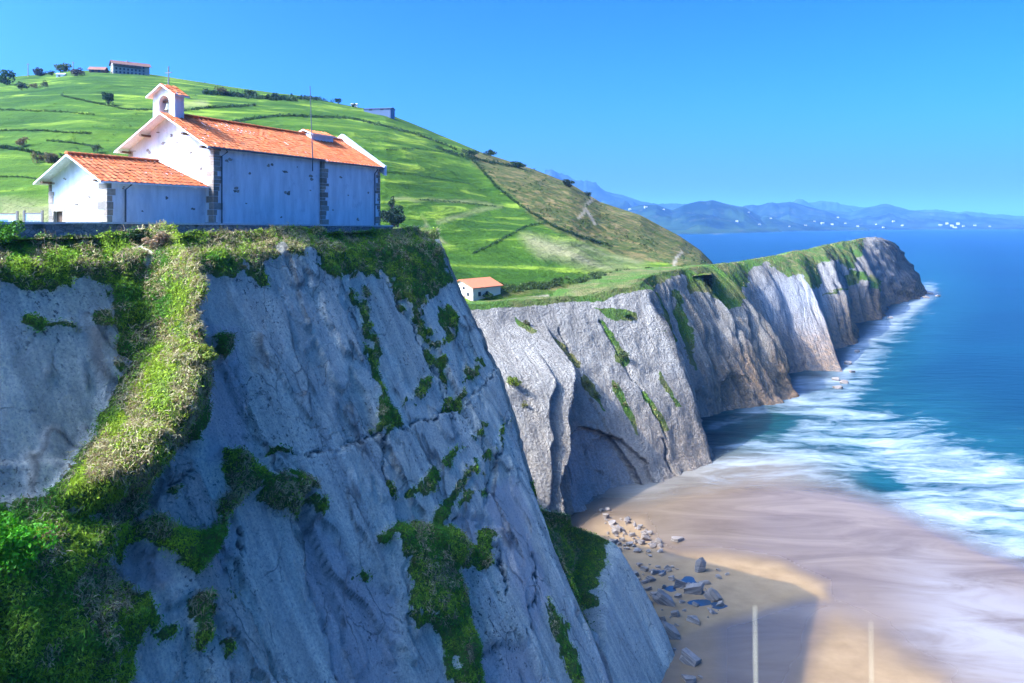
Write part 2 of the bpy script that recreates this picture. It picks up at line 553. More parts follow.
M = dict(
    rock=rock_main(), far=rock_far(), hill=grass_hill(), sand=sand_mat(), sea=sea_mat(), plaster=plaster(), tile=tile_mat(),
    stone=stone_block(), rubble=rubble_wall(), brock=beach_rock(), leaf=leaf_mat('leaves'), grass=leaf_mat('grass_blades', .7, .3),
    white=simple('white_paint', (0.78, 0.78, 0.76), .6), cap=simple('pale_coping_concrete', (0.55, 0.54, 0.51), .85),
    dark=simple('dark_opening', (0.03, 0.028, 0.025), .6), metal=simple('grey_painted_metal', (0.10, 0.105, 0.11), .45, .4),
    bronze=simple('green_bronze', (0.16, 0.17, 0.12), .5, .6), wood=simple('brown_wood', (0.14, 0.08, 0.04), .75),
    lint=simple('sandstone_lintel', (0.40, 0.33, 0.24), .85), bark=simple('tree_bark', (0.09, 0.065, 0.045), .9),
    cream=simple('cream_render', (0.72, 0.60, 0.42), .85), glass=simple('window_glass', (0.03, 0.04, 0.05), .1),
    shutter=simple('dark_wood_shutter', (0.10, 0.05, 0.03), .6), slate=simple('blue_grey_sheet', (0.07, 0.11, 0.17), .5, .2),
    info=simple('pale_board', (0.62, 0.66, 0.66), .5), post=simple('weathered_post', (0.28, 0.24, 0.19), .85),
    gravel=simple('pale_track', (0.50, 0.43, 0.32), .95, 0, .2, 1.5), stalk=simple('dry_stalk', (0.55, 0.46, 0.28), .8),
)

# ------------------------------------------------------------------ foreground cliff: an inclined slab, coordinates s (along the top edge), v (down), w (out of the face)
ZT = ZC - 0.8
P0 = np.array([-8.0, 85.0]); U2 = np.array([0.409, 0.913]); N2 = np.array([0.913, -0.409]); KS = 0.55
N3 = np.array([N2[0], N2[1], KS]) / math.sqrt(1 + KS * KS)


def face_sv(px, py, w=0.0):
    """where the ray through a pixel meets the face (or its parallel w metres out): (s, v)"""
    px = np.asarray(px, float); py = np.asarray(py, float)
    dx = (px - CX) / F; dz = -(py - HY) / F
    c0 = P0 @ N2 + w * math.sqrt(1 + KS * KS)
    t = (c0 + KS * (ZT - ZC)) / (dx * N2[0] + N2[1] + KS * dz)
    s = (t * dx - P0[0]) * U2[0] + (t - P0[1]) * U2[1]
    return s, ZT - ZC - t * dz


def face_pos(s, v, w):
    P = np.stack([P0[0] + s * U2[0] + v * KS * N2[0], P0[1] + s * U2[1] + v * KS * N2[1], ZT - v], -1)
    return P + np.asarray(w)[..., None] * N3


def to_px(P):
    return CX + F * P[..., 0] / P[..., 1], HY + F * (ZC - P[..., 2]) / P[..., 1]


# outlines traced on the face (picture positions, laid on the inclined face below)
RIDGE = [(136, 226), (176, 226), (174, 262), (166, 300), (160, 335), (166, 372), (190, 398), (193, 418), (178, 440), (160, 452), (140, 472), (132, 500), (112, 520), (62, 524), (40, 505), (70, 462), (98, 425), (112, 388), (128, 362), (134, 330), (130, 300), (140, 262)]
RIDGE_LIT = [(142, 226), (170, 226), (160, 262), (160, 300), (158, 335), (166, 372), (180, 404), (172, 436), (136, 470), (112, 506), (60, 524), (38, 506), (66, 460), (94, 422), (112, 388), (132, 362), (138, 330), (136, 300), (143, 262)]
VEG = [
    [(-700, 200), (140, 200), (140, 300), (125, 330), (132, 350), (104, 380), (95, 372), (112, 340), (108, 318), (90, 300), (72, 292), (52, 290), (40, 302), (22, 300), (-5, 288), (-700, 300)],
    RIDGE,
    [(160, 200), (440, 200), (440, 262), (452, 282), (440, 286), (425, 300), (410, 312), (396, 300), (384, 282), (366, 276), (352, 292), (330, 286), (312, 276), (292, 264), (270, 262), (252, 270), (262, 296), (248, 292), (238, 276), (222, 284), (206, 280), (190, 286), (180, 296), (172, 318), (160, 322)],
    [(338, 280), (360, 280), (362, 320), (372, 352), (378, 386), (388, 412), (394, 430), (376, 440), (362, 436), (366, 420), (371, 400), (362, 360), (352, 320)],
    [(368, 268), (398, 270), (408, 302), (420, 330), (432, 356), (444, 392), (436, 384), (424, 362), (408, 326), (390, 300)],
    [(430, 308), (446, 306), (452, 322), (448, 338), (436, 352), (430, 350), (438, 336), (430, 326)],
    [(402, 414), (400, 405), (414, 386), (426, 374), (424, 388), (412, 406)],
    [(434, 418), (438, 408), (448, 400), (456, 396), (452, 410), (444, 418)],
    [(466, 382), (470, 368), (476, 358), (478, 364), (472, 378)],
    [(452, 392), (456, 378), (464, 372), (474, 376), (468, 384)],
    [(462, 443), (470, 430), (474, 432), (468, 446)],
    [(486, 446), (494, 432), (502, 418), (500, 432), (490, 448)],
    [(474, 466), (480, 452), (488, 448), (484, 460), (476, 466)],
    [(398, 508), (404, 492), (420, 476), (436, 462), (452, 450), (454, 453), (440, 470), (426, 492), (412, 500)],
    [(372, 484), (378, 484), (386, 506), (380, 504), (374, 494)],
    [(373, 458), (380, 458), (380, 466), (374, 466)],
    [(416, 530), (424, 516), (440, 500), (450, 480), (464, 464), (466, 470), (452, 494), (444, 508), (434, 528)],
    [(450, 512), (454, 498), (460, 492), (460, 500), (454, 512)],
    [(466, 494), (474, 494), (474, 500), (466, 500)], [(470, 478), (474, 478), (474, 483), (470, 483)],
    [(358, 548), (372, 534), (394, 528), (430, 530), (456, 538), (466, 552), (462, 566), (446, 576), (456, 596), (462, 630), (470, 660), (472, 700), (438, 700), (432, 668), (424, 636), (404, 634), (390, 618), (394, 600), (388, 572), (372, 552)],
    [(462, 556), (474, 534), (484, 534), (488, 548), (480, 566), (470, 574), (462, 568)],
    [(108, 536), (126, 528), (148, 544), (172, 546), (194, 538), (204, 520), (206, 506), (214, 500), (218, 488), (212, 474), (216, 458), (226, 458), (238, 472), (252, 478), (278, 480), (296, 490), (312, 514), (308, 522), (298, 518), (288, 512), (284, 528), (270, 524), (252, 512), (236, 500), (224, 508), (216, 526), (204, 530), (198, 552), (184, 572), (172, 584), (156, 578), (140, 566), (128, 552)],
    [(144, 504), (160, 496), (172, 488), (174, 492), (160, 502), (146, 508)],
    [(250, 460), (258, 455), (280, 456), (284, 461), (268, 461), (252, 464)], [(302, 457), (318, 452), (326, 450), (320, 457), (306, 460)],
    [(-700, 505), (42, 505), (66, 524), (110, 522), (120, 546), (104, 560), (96, 590), (112, 604), (134, 606), (140, 626), (128, 650), (112, 660), (104, 700), (-700, 900)],
    [(166, 618), (174, 606), (186, 604), (192, 614), (186, 636), (184, 656), (178, 656), (172, 638)],
    [(202, 596), (212, 588), (222, 594), (220, 606), (208, 612), (202, 606)], [(194, 652), (208, 648), (212, 660), (204, 672), (196, 668)],
    [(126, 648), (142, 638), (160, 636), (156, 646), (140, 652)],
    [(192, 350), (204, 344), (216, 348), (218, 360), (208, 368), (196, 366)],
    [(534, 600), (544, 618), (552, 640), (560, 662), (568, 700), (556, 700), (546, 664), (536, 630), (528, 604)],
    [(342, 582), (350, 576), (358, 584), (352, 590)], [(372, 588), (380, 584), (382, 594), (374, 596)],
    [(20, 312), (36, 328), (60, 330), (80, 340), (60, 334), (30, 334), (10, 322)], [(84, 318), (100, 320), (112, 330), (100, 336), (86, 328)],
]
GULLY = [(515, 480), (540, 492), (566, 500), (590, 514), (612, 536), (614, 552), (607, 574), (603, 604), (599, 626), (585, 640), (560, 610), (520, 540)]
CRACKS = [[(225, 465), (262, 462), (320, 455), (362, 442), (392, 432), (430, 420), (452, 412), (470, 396), (488, 372)],
          [(378, 440), (372, 470), (378, 500)], [(392, 300), (412, 340), (440, 390), (452, 440)], [(286, 515), (292, 560), (302, 600), (316, 630), (326, 690)],
          [(500, 420), (484, 470), (470, 510)], [(160, 442), (176, 470), (150, 500), (126, 512)], [(226, 520), (228, 560), (224, 600)], [(446, 520), (470, 524), (486, 560), (490, 600)],
          [(430, 700), (470, 660), (510, 640), (520, 600), (520, 560)], [(232, 440), (280, 470), (300, 500)]]
PINK = [[(290, 515), (330, 552), (352, 578), (380, 600), (388, 700), (325, 700), (312, 630), (298, 596)], [(430, 720), (442, 676), (476, 650), (512, 650), (548, 720)],
        [(446, 524), (458, 516), (476, 522), (486, 540), (464, 552), (456, 540)], [(110, 552), (134, 560), (150, 590), (130, 604), (104, 596)], [(596, 600), (604, 610), (600, 690), (592, 690)],
        [(470, 500), (500, 480), (516, 520), (536, 600), (520, 640), (500, 600)], [(180, 330), (230, 330), (240, 460), (200, 470)], [(204, 520), (226, 516), (224, 560), (206, 590), (196, 570)]]
EDGE_A = [(430, 214), (434, 238), (450, 275), (470, 320), (490, 370), (505, 420), (519, 470), (528, 500), (556, 572), (582, 634), (600, 686), (640, 800)]
EDGE_B = [(524, 488), (548, 498), (580, 510), (612, 536), (638, 580), (664, 628), (684, 680), (708, 760)]
WB = 0.0


def build_cliff():
    ea = np.array([face_sv(*p) for p in EDGE_A]); eb = np.array([face_sv(*p, WB) for p in EDGE_B])
    vmax = 46.0
    v1 = np.concatenate([np.linspace(-0.2, 30, 205), np.linspace(30, vmax, 60)[1:]])
    sA = np.interp(v1, ea[:, 1], ea[:, 0])
    sA = sA + 0.35 * fbm(v1 * 0.35, v1 * 0 + 3.3, 5, 4) + 0.12 * fbm(v1 * 1.5, v1 * 0, 8, 3)
    sB = np.interp(v1, eb[:, 1], eb[:, 0]); vb0 = eb[0, 1]
    sB = np.where(v1 < vb0 + .3, sA + 1.0, np.maximum(sB, sA + 1.0)) + 0.25 * fbm(v1 * 0.5, v1 * 0 + 7.3, 15, 4)
    nA, nS, nB, nD = 520, 14, 70, 46
    a = np.linspace(0, 1, nA)
    smin = -92.0
    aa = np.where(a < .25, a / .25 * .30, .30 + (a - .25) / .75 * .70)          # denser towards the right of the face
    SA = smin + aa[:, None] * (sA[None, :] - smin)
    VA = np.broadcast_to(v1, SA.shape)
    t = np.linspace(0, 1, nS + 1)[1:]
    stepw = 1.0
    SS = sA[None, :] + t[:, None] * stepw; VS = np.broadcast_to(v1, SS.shape)
    tb = np.linspace(0, 1, nB + 1)[1:]
    SB = (sA + stepw)[None, :] + tb[:, None] * (sB - sA - stepw + 1e-3)[None, :]; VB = np.broadcast_to(v1, SB.shape)
    s = np.concatenate([SA, SS, SB]); v = np.concatenate([VA, VS, VB])
    base = face_pos(s, v, np.zeros_like(s))
    px, py = to_px(base)
    jx = px + 6.5 * fbm(s * .7, v * .7, 31, 5) + 5 * fbm(s * 2.2, v * 2.2, 32, 4); jy = py + 6.5 * fbm(s * .7 + 50, v * .7, 33, 5) + 5 * fbm(s * 2.2, v * 2.2, 34, 4)
    ridge = sdf(px, py, RIDGE)
    veg = np.full(s.shape, -1e9)
    for poly in VEG:
        veg = np.maximum(veg, sdf(jx, jy, poly) + (7 if poly is RIDGE else 0))
    bx_, by_ = to_px(face_pos(s, v, np.where(np.arange(len(s))[:, None] >= len(SA), WB, 0.0) + 0 * s))
    gul = sdf(bx_, by_, GULLY)
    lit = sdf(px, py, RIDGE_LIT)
    ledge = sdf(px, py, VEG[22]); v6 = sdf(px, py, VEG[20]); low = sdf(px, py, VEG[26])
    nw = len(SA)
    onB = np.zeros(s.shape, bool); onB[nw:] = True
    vegv = ss(-4, 4, veg) * (1 - .9 * ss(.16, .30, fbm(s * .9 + 3, v * .9, 36, 4)) * ss(18, 5, veg) * ss(0, -4, ridge))
    vegv = np.where(onB, 0, vegv)
    # relief
    w = 0.7 * fbm(s * .07, v * .05, 1, 4) + 0.11 * fbm(s * .35, v * .09, 2, 5) + 0.05 * fbm(s * 1.3, v * .9, 3, 5)
    layer = 0.5 + 0 * s; step_shade = 0 * s
    for k, (th, am) in enumerate(((.10, .34), (-.10, .24), (.20, .40), (.02, .16))):
        fld = fbm(s * .13 + 11 * k, v * .055 + 5 * k, 40 + k, 5, .55)
        st_ = ss(th - .014, th + .014, fld)
        w = w + am * st_
        step_shade = np.maximum(step_shade, np.exp(-((fld - th - .012) / .015) ** 2) * ss(-.05, .2, fbm(s * .35 + k, v * .2, 180 + k, 4)))  # thin shadow line along each step edge, painted as dark colour
        layer = layer + (st_ - .5) * (.30, -.24, .34, .18)[k]
    w = w + 0.35 * ss(-5, 5, sdf(jx, jy, PINK[0]) * -1)
    for q in (PINK[2], PINK[1], PINK[7], PINK[3]):
        w = w - 0.28 * ss(-3.5, 3.5, sdf(jx, jy, q))
    d = np.minimum.reduce([seg_d(jx, jy, c) for c in CRACKS])
    crack_shade = ss(1.6, .5, d) * (1 - onB) * ss(-.1, .25, fbm(s * .5, v * .5, 77, 3) + .15)
    w = w - 0.25 * ss(2.2, 0, d)
    crack_shade = np.maximum(crack_shade, .75 * step_shade * (1 - onB))  # painted step shadows join the real cracks in one mask
    below = sdf(px, py, [(-900, 1200), (-900, 470), (225, 466), (320, 456), (392, 432), (450, 412), (488, 372), (900, 300), (900, 1200)])
    w = w + 0.22 * ss(-2.2, 2.2, below)
    # grassed rib standing proud of the face, its left flank in the sun
    rc = seg_d(px, py, [(152, 215), (152, 262), (150, 320), (150, 372), (142, 410), (110, 455), (72, 505), (40, 560)])
    side = ss(-5, 14, lit)
    rw = 36 + 26 * ss(340, 410, py)
    w = w + 2.7 * side * ss(240, 330, py) * ss(1, .05, rc / rw) + 0.6 * side * ss(330, 240, py) + 1.2 * ss(-10, 30, ridge) + .55 * (np.abs(fbm(s * .5, v * .4, 66, 4)) * 3 - .6) * ss(-6, 10, ridge)
    w = w + np.where(low > -12, 1.6 * ss(-12, 60, low), 0)
    w = w + 1.0 * ss(-2, 9, ledge) + 1.0 * ss(-3, 16, v6)
    w = w + 0.9 * ss(-4, 6, sdf(px, py, VEG[31])) + .5 * ss(-2, 6, sdf(px, py, VEG[27]))
    bil = np.abs(fbm(s * .55, v * .55, 60, 4)) * 1.5 + np.abs(fbm(s * 1.5, v * 1.5, 62, 3)) * .6
    w = w + vegv * (0.03 + .42 * (bil - .2) + .10 * fbm(s * 3, v * 3, 61, 3))
    w = w - 1.3 * ss(2.2, 0, v)                        # rounded top edge
    # slab behind the edge: a step back into the gully, then the lower slab
    wb = WB + 0.25 * fbm(s * .4, v * .1, 90, 4) - 3.2 * ss(-7, 12, gul) + 0.9 * ss(5, 24, gul) + .35 * ss(-2, 8, gul) * fbm(s * .8, v * .8, 91, 4)
    wb = wb - 1.6 * ss(3.0, 0.3, np.abs(bx_ - (601 + (by_ - 600) * .02))) * (by_ > 590) * (by_ < 660)
    ts = np.zeros(s.shape); ts[nw:nw + nS] = t[:, None]; ts[nw + nS:] = 1
    wA_edge = w[nw - 1:nw, :]
    w = np.where(onB, wA_edge * (1 - ss(0, 1, ts)) + wb * ss(0, 1, ts) - 2.6 * ss(.05, .45, ts) * ss(1.0, .55, ts), w)
    vegv = np.where(onB, ss(-3, 3, gul + 4 * fbm(s, v, 92, 3)), vegv)
    vegv = np.where(v < 1.2, np.maximum(vegv, ss(1.2, .6, v)), vegv)
    # edge roughness: near the outer edge the face rolls over
    dist_edge = (sA[None, :] - s)
    w = np.where(~onB, w - 0.5 * ss(.9, 0, dist_edge), w)
    P = face_pos(s, v, w)
    # back side: goes off to the left behind the block
    dB = 0.22 * U2 - 0.97 * N2; dB = dB / np.linalg.norm(dB)
    dd = np.concatenate([np.linspace(.15, 3, 12), np.linspace(3.5, 48, nD - 12)])
    last = P[-1]
    back = np.zeros((nD, len(v1), 3))
    for i, q in enumerate(dd):
        back[i] = last + np.array([dB[0], dB[1], 0]) * q + np.array([U2[0], U2[1], 0])[None, :] * (0.6 * fbm(q * .3 + v1 * .0, v1 * .2, 95, 4) * min(1, q))[:, None]
    P = np.concatenate([P, back])
    pad = np.zeros((nD, len(v1)))
    vegv = np.concatenate([vegv, pad + ss(6, 2, v1)[None, :]]); crack_shade = np.concatenate([crack_shade, pad])
    pink = np.max([ss(-6, 6, sdf(jx, jy, q)) for q in PINK], axis=0); pink = np.concatenate([pink, pad])
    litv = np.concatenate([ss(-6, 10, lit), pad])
    al = np.concatenate([s, s[-1:] + dd[:, None]]); dn = np.concatenate([v, np.broadcast_to(v1, (nD, len(v1)))])
    o = mesh_np('cliff', P, grid_faces(P.shape[0], P.shape[1], True), M['rock'], dict(veg=vegv, crack_shade=crack_shade, pink=pink, layer=np.concatenate([np.clip(layer, 0, 1), pad + .5]), along=al, down=dn), smooth=True)
    tag(o, kind='structure')
    return o, P, vegv, litv, s, v, (nw, nS, nB)


cliff, CP, CVEG, CLIT, CS, CV, CN = build_cliff()


def bvh_of(o):
    me = o.data
    return BVHTree.FromPolygons([v.co.copy() for v in me.vertices], [tuple(p.vertices) for p in me.polygons])


def ray(bvh, px, py):
    h = bvh.ray_cast(Vector((0, 0, ZC)), (at(px, py, 1.0) - Vector((0, 0, ZC))).normalized())
    return (h[0], h[1]) if h[0] is not None else (None, None)


# plateau the chapel stands on
def build_plateau():
    ns, nd = 140, 60
    s = np.linspace(-92, -2.5, ns)[:, None] * np.ones((1, nd)); dd = np.linspace(0, 70, nd)[None, :] * np.ones((ns, 1))
    top = CP[:, 1, :]                                     # a row just under the cliff's upper rim
    x = P0[0] + s * U2[0] - dd * N2[0]; y = P0[1] + s * U2[1] - dd * N2[1]
    z = ZT - 0.35 + 0.1 * fbm(x * .3, y * .3, 101, 4) + 0 * dd
    z = np.where(dd < 1.0, ZT - .15, z)
    z[-1, :] = z[-2, :] - 16; x[-1, :] = x[-2, :]; y[-1, :] = y[-2, :]
    z[:, -1] = z[:, -2] - 20; x[:, -1] = x[:, -2]; y[:, -1] = y[:, -2]
    V = np.stack([x, y, z], -1)
    o = mesh_np('ground', V, grid_faces(ns, nd), M['hill'], dict(heath=0 * x, path=ss(.3, .6, fbm(x * .1, y * .1, 5, 3)) * .6 * (dd > 4), pale=0 * x + .4), smooth=True)
    tag(o, kind='structure')


build_plateau()

# ------------------------------------------------------------------ coast: cliff from the cove out to the point
CO = [  # crest px, py, distance; foot px, py; rounding of the top; smooth wall share; tide zone
    (350, 322, 128, 440, 540, 1.0, 0, .1), (420, 312, 141, 500, 524, 1.0, 0, .1), (466, 305, 149, 545, 520, 1.0, 0, .15), (520, 302, 156, 592, 516, 1.0, 0, .2),
    (580, 296, 164, 640, 493, 1.0, 0, .25), (640, 284, 173, 714, 467, 1.0, 0, .3), (646, 277, 190, 694, 428, .95, .6, .1), (666, 272, 200, 722, 415, .9, 0, .3),
    (700, 267, 216, 766, 407, .8, .1, .4), (722, 264, 230, 796, 399, .72, 0, .9), (736, 262, 262, 786, 377, .7, .6, .3), (762, 258, 288, 808, 373, .7, 1, .35), (790, 253, 312, 841, 374, .66, .9, .5),
    (800, 250, 344, 832, 352, .66, .7, .6), (820, 247, 358, 854, 346, .66, 0, 1), (830, 244, 402, 848, 326, .7, .3, .5), (850, 241, 425, 884, 320, .72, 0, 1), (858, 239, 452, 882, 308, .8, .3, .6),
    (874, 237, 472, 918, 299, .8, 0, 1), (881, 237, 482, 926, 293, .8, 0, 1), (885, 240, 492, 918, 289, .8, 0, 1), (872, 244, 525, 890, 285, .9, 0, .8), (840, 250, 565, 850, 283, .9, 0, .5),
]


def build_coast():
    C = np.array(CO, float)
    nseg = len(C) - 1
    per = [26, 26, 56, 66, 76, 26, 36, 36, 30, 20, 24, 30, 18, 20, 16, 20, 14, 22, 14, 10, 8, 8]
    tc = np.concatenate([i + np.linspace(0, 1, n, endpoint=False) for i, n in enumerate(per)] + [[nseg]])
    I = lambda k: np.interp(tc, np.arange(nseg + 1), C[:, k])
    T = np.stack([(C[:, 0] - CX) / F * C[:, 2], C[:, 2], ZC - (C[:, 1] - HY) / F * C[:, 2]], -1)
    Yf = (ZC + .6) * F / (C[:, 4] - HY)
    Ft = np.stack([(C[:, 3] - CX) / F * Yf, Yf, 0 * Yf - .6], -1)
    T = np.stack([np.interp(tc, np.arange(nseg + 1), T[:, k]) for k in range(3)], -1)
    Ft = np.stack([np.interp(tc, np.arange(nseg + 1), Ft[:, k]) for k in range(3)], -1)
    ex, sm, td = I(5), I(6), np.maximum(I(7), .7 * ss(5, 8, tc))
    arc = np.concatenate([[0], np.cumsum(np.linalg.norm(np.diff(.5 * (T + Ft), axis=0), axis=1))])
    nq = 170
    q = np.linspace(0, 1, nq)
    hq = q[None, :] ** ex[:, None]
    P = np.empty((len(tc), nq, 3))
    for k in range(2):
        P[:, :, k] = T[:, None, k] + (Ft - T)[:, None, k] * hq
    P[:, :, 2] = T[:, None, 2] + (Ft - T)[:, None, 2] * q[None, :]
    tan = np.gradient(.5 * (T + Ft)[:, :2], axis=0)
    from_n = 7
    kern = np.ones(2 * from_n + 1) / (2 * from_n + 1)
    tan = np.stack([np.convolve(np.pad(tan[:, k], from_n, 'edge'), kern, 'valid') for k in range(2)], -1)
    tan /= np.linalg.norm(tan, axis=1)[:, None]
    Nh = np.stack([tan[:, 1], -tan[:, 0]], -1)                        # outwards, to the right of the way along the coast
    px, py = to_px(P)
    A = arc[:, None] + 0 * q[None, :]; Q = q[None, :] + 0 * A
    jx = px + 3 * fbm(A * .3, Q * 20, 131, 4); jy = py + 3 * fbm(A * .3 + 40, Q * 20, 132, 4)
    slabA = (tc <= 5.0)[:, None] * np.ones_like(Q)
    strat = A + 6 * fbm(A * .02, Q * 1.5, 120, 3)
    w = 0.6 * fbm(A * .12, Q * 5, 121, 5) + 0.22 * fbm(A * .5, Q * 14, 122, 5)
    rib = np.abs(fbm(strat * .10, Q * .8, 123, 4)) * 5.5 + 1.3 * (np.abs(fbm(strat * .42, Q * 1.2, 124, 4)) * 2 - .4) + .5 * fbm(strat * 1.1, Q * 2.0, 128, 4)
    w = w * (.55 + .45 * slabA) + rib * (1 - slabA) * (1 - .75 * sm[:, None]) * np.sin(np.pi * np.clip(Q * .9 + .1, 0, 1)) * .8
    w = w + 1.4 * fbm(A * .05, Q * 2.2, 127, 4) * (1 - slabA)
    ph = (A - 11 * Q + 3.0 * fbm(A * .04, Q * 1.5, 160, 4))
    saw = lambda x: np.where((x % 1) < .82, (x % 1) / .82, (1 - x % 1) / .18)
    am_ = (2.2 + 2.2 * ss(11, 15, tc))[:, None] * (1 - .8 * sm[:, None]) * (.35 + .9 * vnoise(A * .05, Q * 2.5, 161))
    w = w + (1 - slabA) * (am_ * (saw(ph / 13.0) - .5) + .45 * am_ * (saw(ph / 4.7 + .3) - .5)) * np.clip(Q * 6, 0, 1)
    # slab of the cove: stands proud left of a joint that throws a long shadow, with an arched hollow at its foot
    left = sdf(jx, jy, [(300, 200), (540, 200), (546, 330), (547, 385), (546, 440), (532, 478), (536, 500), (548, 560), (300, 560)])
    w = w + slabA * 8.5 * ss(-1.5, 1.0, left) * ss(318, 372, py)
    left2 = sdf(jx, jy, [(300, 200), (512, 300), (524, 345), (530, 372), (522, 400), (526, 425), (514, 470), (506, 560), (300, 560)])
    w = w + slabA * 1.5 * ss(-1.0, 1.0, left2) * ss(330, 380, py)
    arch = sdf(jx, jy, [(566, 520), (564, 462), (568, 442), (580, 430), (598, 430), (618, 444), (636, 466), (650, 496), (640, 520)])
    arch2 = sdf(jx, jy, [(590, 520), (600, 440), (622, 440), (646, 462), (658, 490), (650, 510)])
    w = w - slabA * (1.5 * ss(-1, 1.5, arch) + 1.3 * ss(0, 26, arch) + 1.0 * ss(-1, 1.2, arch2) - .5 * ss(.2, .45, fbm(A * .3 + arch * .1, arch * .12, 133, 3)) * ss(3, 8, arch))
    fold = sdf(px, py, [(540, 520), (538, 480), (550, 455), (566, 450), (576, 480), (600, 520)])
    w = w + slabA * 2.2 * ss(-6, 16, fold)
    w = w + 1.2 * ss(.93, 1.0, Q) * (.4 + fbm(A * .35, Q * 6, 140, 4))
    w = w - 3.0 * ss(1.2, 0, np.abs(jx - (663 + (jy - 440) * .28))) * (jy > 440) * (jy < 474)
    w = w - .8 * ss(1.5, 0, seg_d(jx, jy, [(560, 330), (590, 400), (612, 442)])) - .6 * ss(1.5, 0, seg_d(jx, jy, [(600, 320), (640, 390), (668, 440)]))
    # hollows at the foot of the next slabs
    for poly, dp in (([(720, 385), (728, 370), (742, 376), (756, 400), (748, 416), (728, 412)], 1.6), ([(700, 420), (690, 395), (700, 388), (716, 408), (728, 430)], 1.5), ([(770, 400), (776, 372), (812, 360), (836, 366), (838, 380)], .8)):
        w = w - dp * ss(-2, 5, sdf(jx, jy, poly))
    crack_shade = np.maximum(ss(1.3, .3, np.abs(arch + 0.5)) * (jx > 572) * slabA, ss(1.2, .3, np.abs(arch2)) * .8 * slabA * (jx > 606))
    crack_shade = np.maximum(crack_shade, ss(1.3, .4, np.abs(jx - (663 + (jy - 440) * .28))) * (jy > 442) * (jy < 472))
    tp = np.clip(1 - Q * 3, 0, 1)
    P[:, :, :2] += Nh[:, None, :] * w[:, :, None] * ss(0, .06, Q)[:, :, None]
    P[:, :, 2] += (0.5 * fbm(A * .25, Q * 9, 125, 4) + .4 * fbm(A * .08, Q * 3, 126, 3)) * ss(1, .9, Q)
    veg = np.full(Q.shape, -1e9)
    for poly in (
            [(470, 290), (690, 262), (720, 262), (800, 240), (866, 234), (858, 256), (846, 270), (832, 258), (816, 262), (820, 284), (812, 290), (800, 274), (786, 276), (764, 262), (752, 268), (740, 296), (728, 312), (716, 300), (704, 292), (692, 296), (688, 276), (668, 276), (650, 290), (638, 288), (600, 299), (470, 307)],
            [(517, 317), (526, 322), (533, 330), (528, 332), (518, 324)], [(550, 332), (562, 344), (580, 364), (578, 370), (560, 352), (549, 340)],
            [(582, 376), (592, 384), (602, 404), (604, 412), (594, 398), (584, 386)], [(610, 380), (618, 386), (626, 402), (634, 424), (638, 434), (630, 424), (620, 404), (612, 392)],
            [(616, 352), (624, 348), (630, 360), (624, 366), (616, 362)], [(594, 308), (626, 310), (638, 312), (636, 320), (612, 318)], [(600, 318), (612, 330), (626, 352), (620, 352), (608, 334)],
            [(648, 290), (656, 292), (676, 340), (670, 350), (660, 330)], [(668, 288), (674, 290), (690, 340), (694, 370), (688, 362), (676, 320)], [(660, 372), (680, 408), (676, 408), (658, 380)],
            [(644, 392), (668, 430), (664, 432), (642, 398)], [(822, 296), (832, 290), (846, 290), (840, 278), (850, 270), (868, 276), (880, 282), (876, 290), (860, 280)]):
        veg = np.maximum(veg, sdf(jx, jy, poly))
    vegv = ss(-3, 2, veg)
    vegv = np.maximum(vegv, ss(.05, .02, Q) * (tc < 15)[:, None])
    tide = td[:, None] * ss(19, 4, P[:, :, 2] + 7 * fbm(A * .1, Q * 3, 150, 5))
    smo = sm[:, None] * ss(.1, .3, Q) * np.ones_like(Q)
    smo = np.maximum(smo, slabA * ss(0, 3, arch) * .8)
    # land behind the crest falls away to the other shore
    nb = 24
    inl = np.array([-0.86, 0.50])
    ang = ss(15, 20, tc)
    bd = np.stack([-0.86 * (1 - ang) - .98 * ang, .5 * (1 - ang) + .1 * ang], -1)
    bk = np.empty((len(tc), nb, 3))
    for j, g in enumerate(np.linspace(1, 0, nb)):
        bk[:, j, :2] = P[:, 0, :2] + bd * (g * 60)
        dm = ss(8.4, 10.0, tc); drop = 2.0 * g * (1 - dm) + ZC * g ** 1.6 * dm
        bk[:, j, 2] = np.maximum(P[:, 0, 2] - drop - .25 * (g > 0), -2)
    P = np.concatenate([bk[:, :-1], P], 1)
    ext = lambda a, val: np.concatenate([np.full((len(tc), nb - 1), val), a], 1)
    o = mesh_np('coast_cliff', P, grid_faces(P.shape[0], P.shape[1], False), M['far'],
                dict(veg=ext(vegv, 1.0), bedded=ext(1 - .5 * slabA, 0), brown=ext(.75 * ss(13.5, 17, tc)[:, None] * ss(.0, .3, Q + .2 * fbm(A * .05, Q * 3, 170, 3)), 0), tide=ext(tide, 0), strat=ext(strat, 0), smooth=ext(smo, 0), crack_shade=ext(crack_shade, 0)), smooth=True)
    tag(o, kind='structure')
    return o, P, ext(vegv, 0.0), T


coast, KP, KVEG, KT = build_coast()

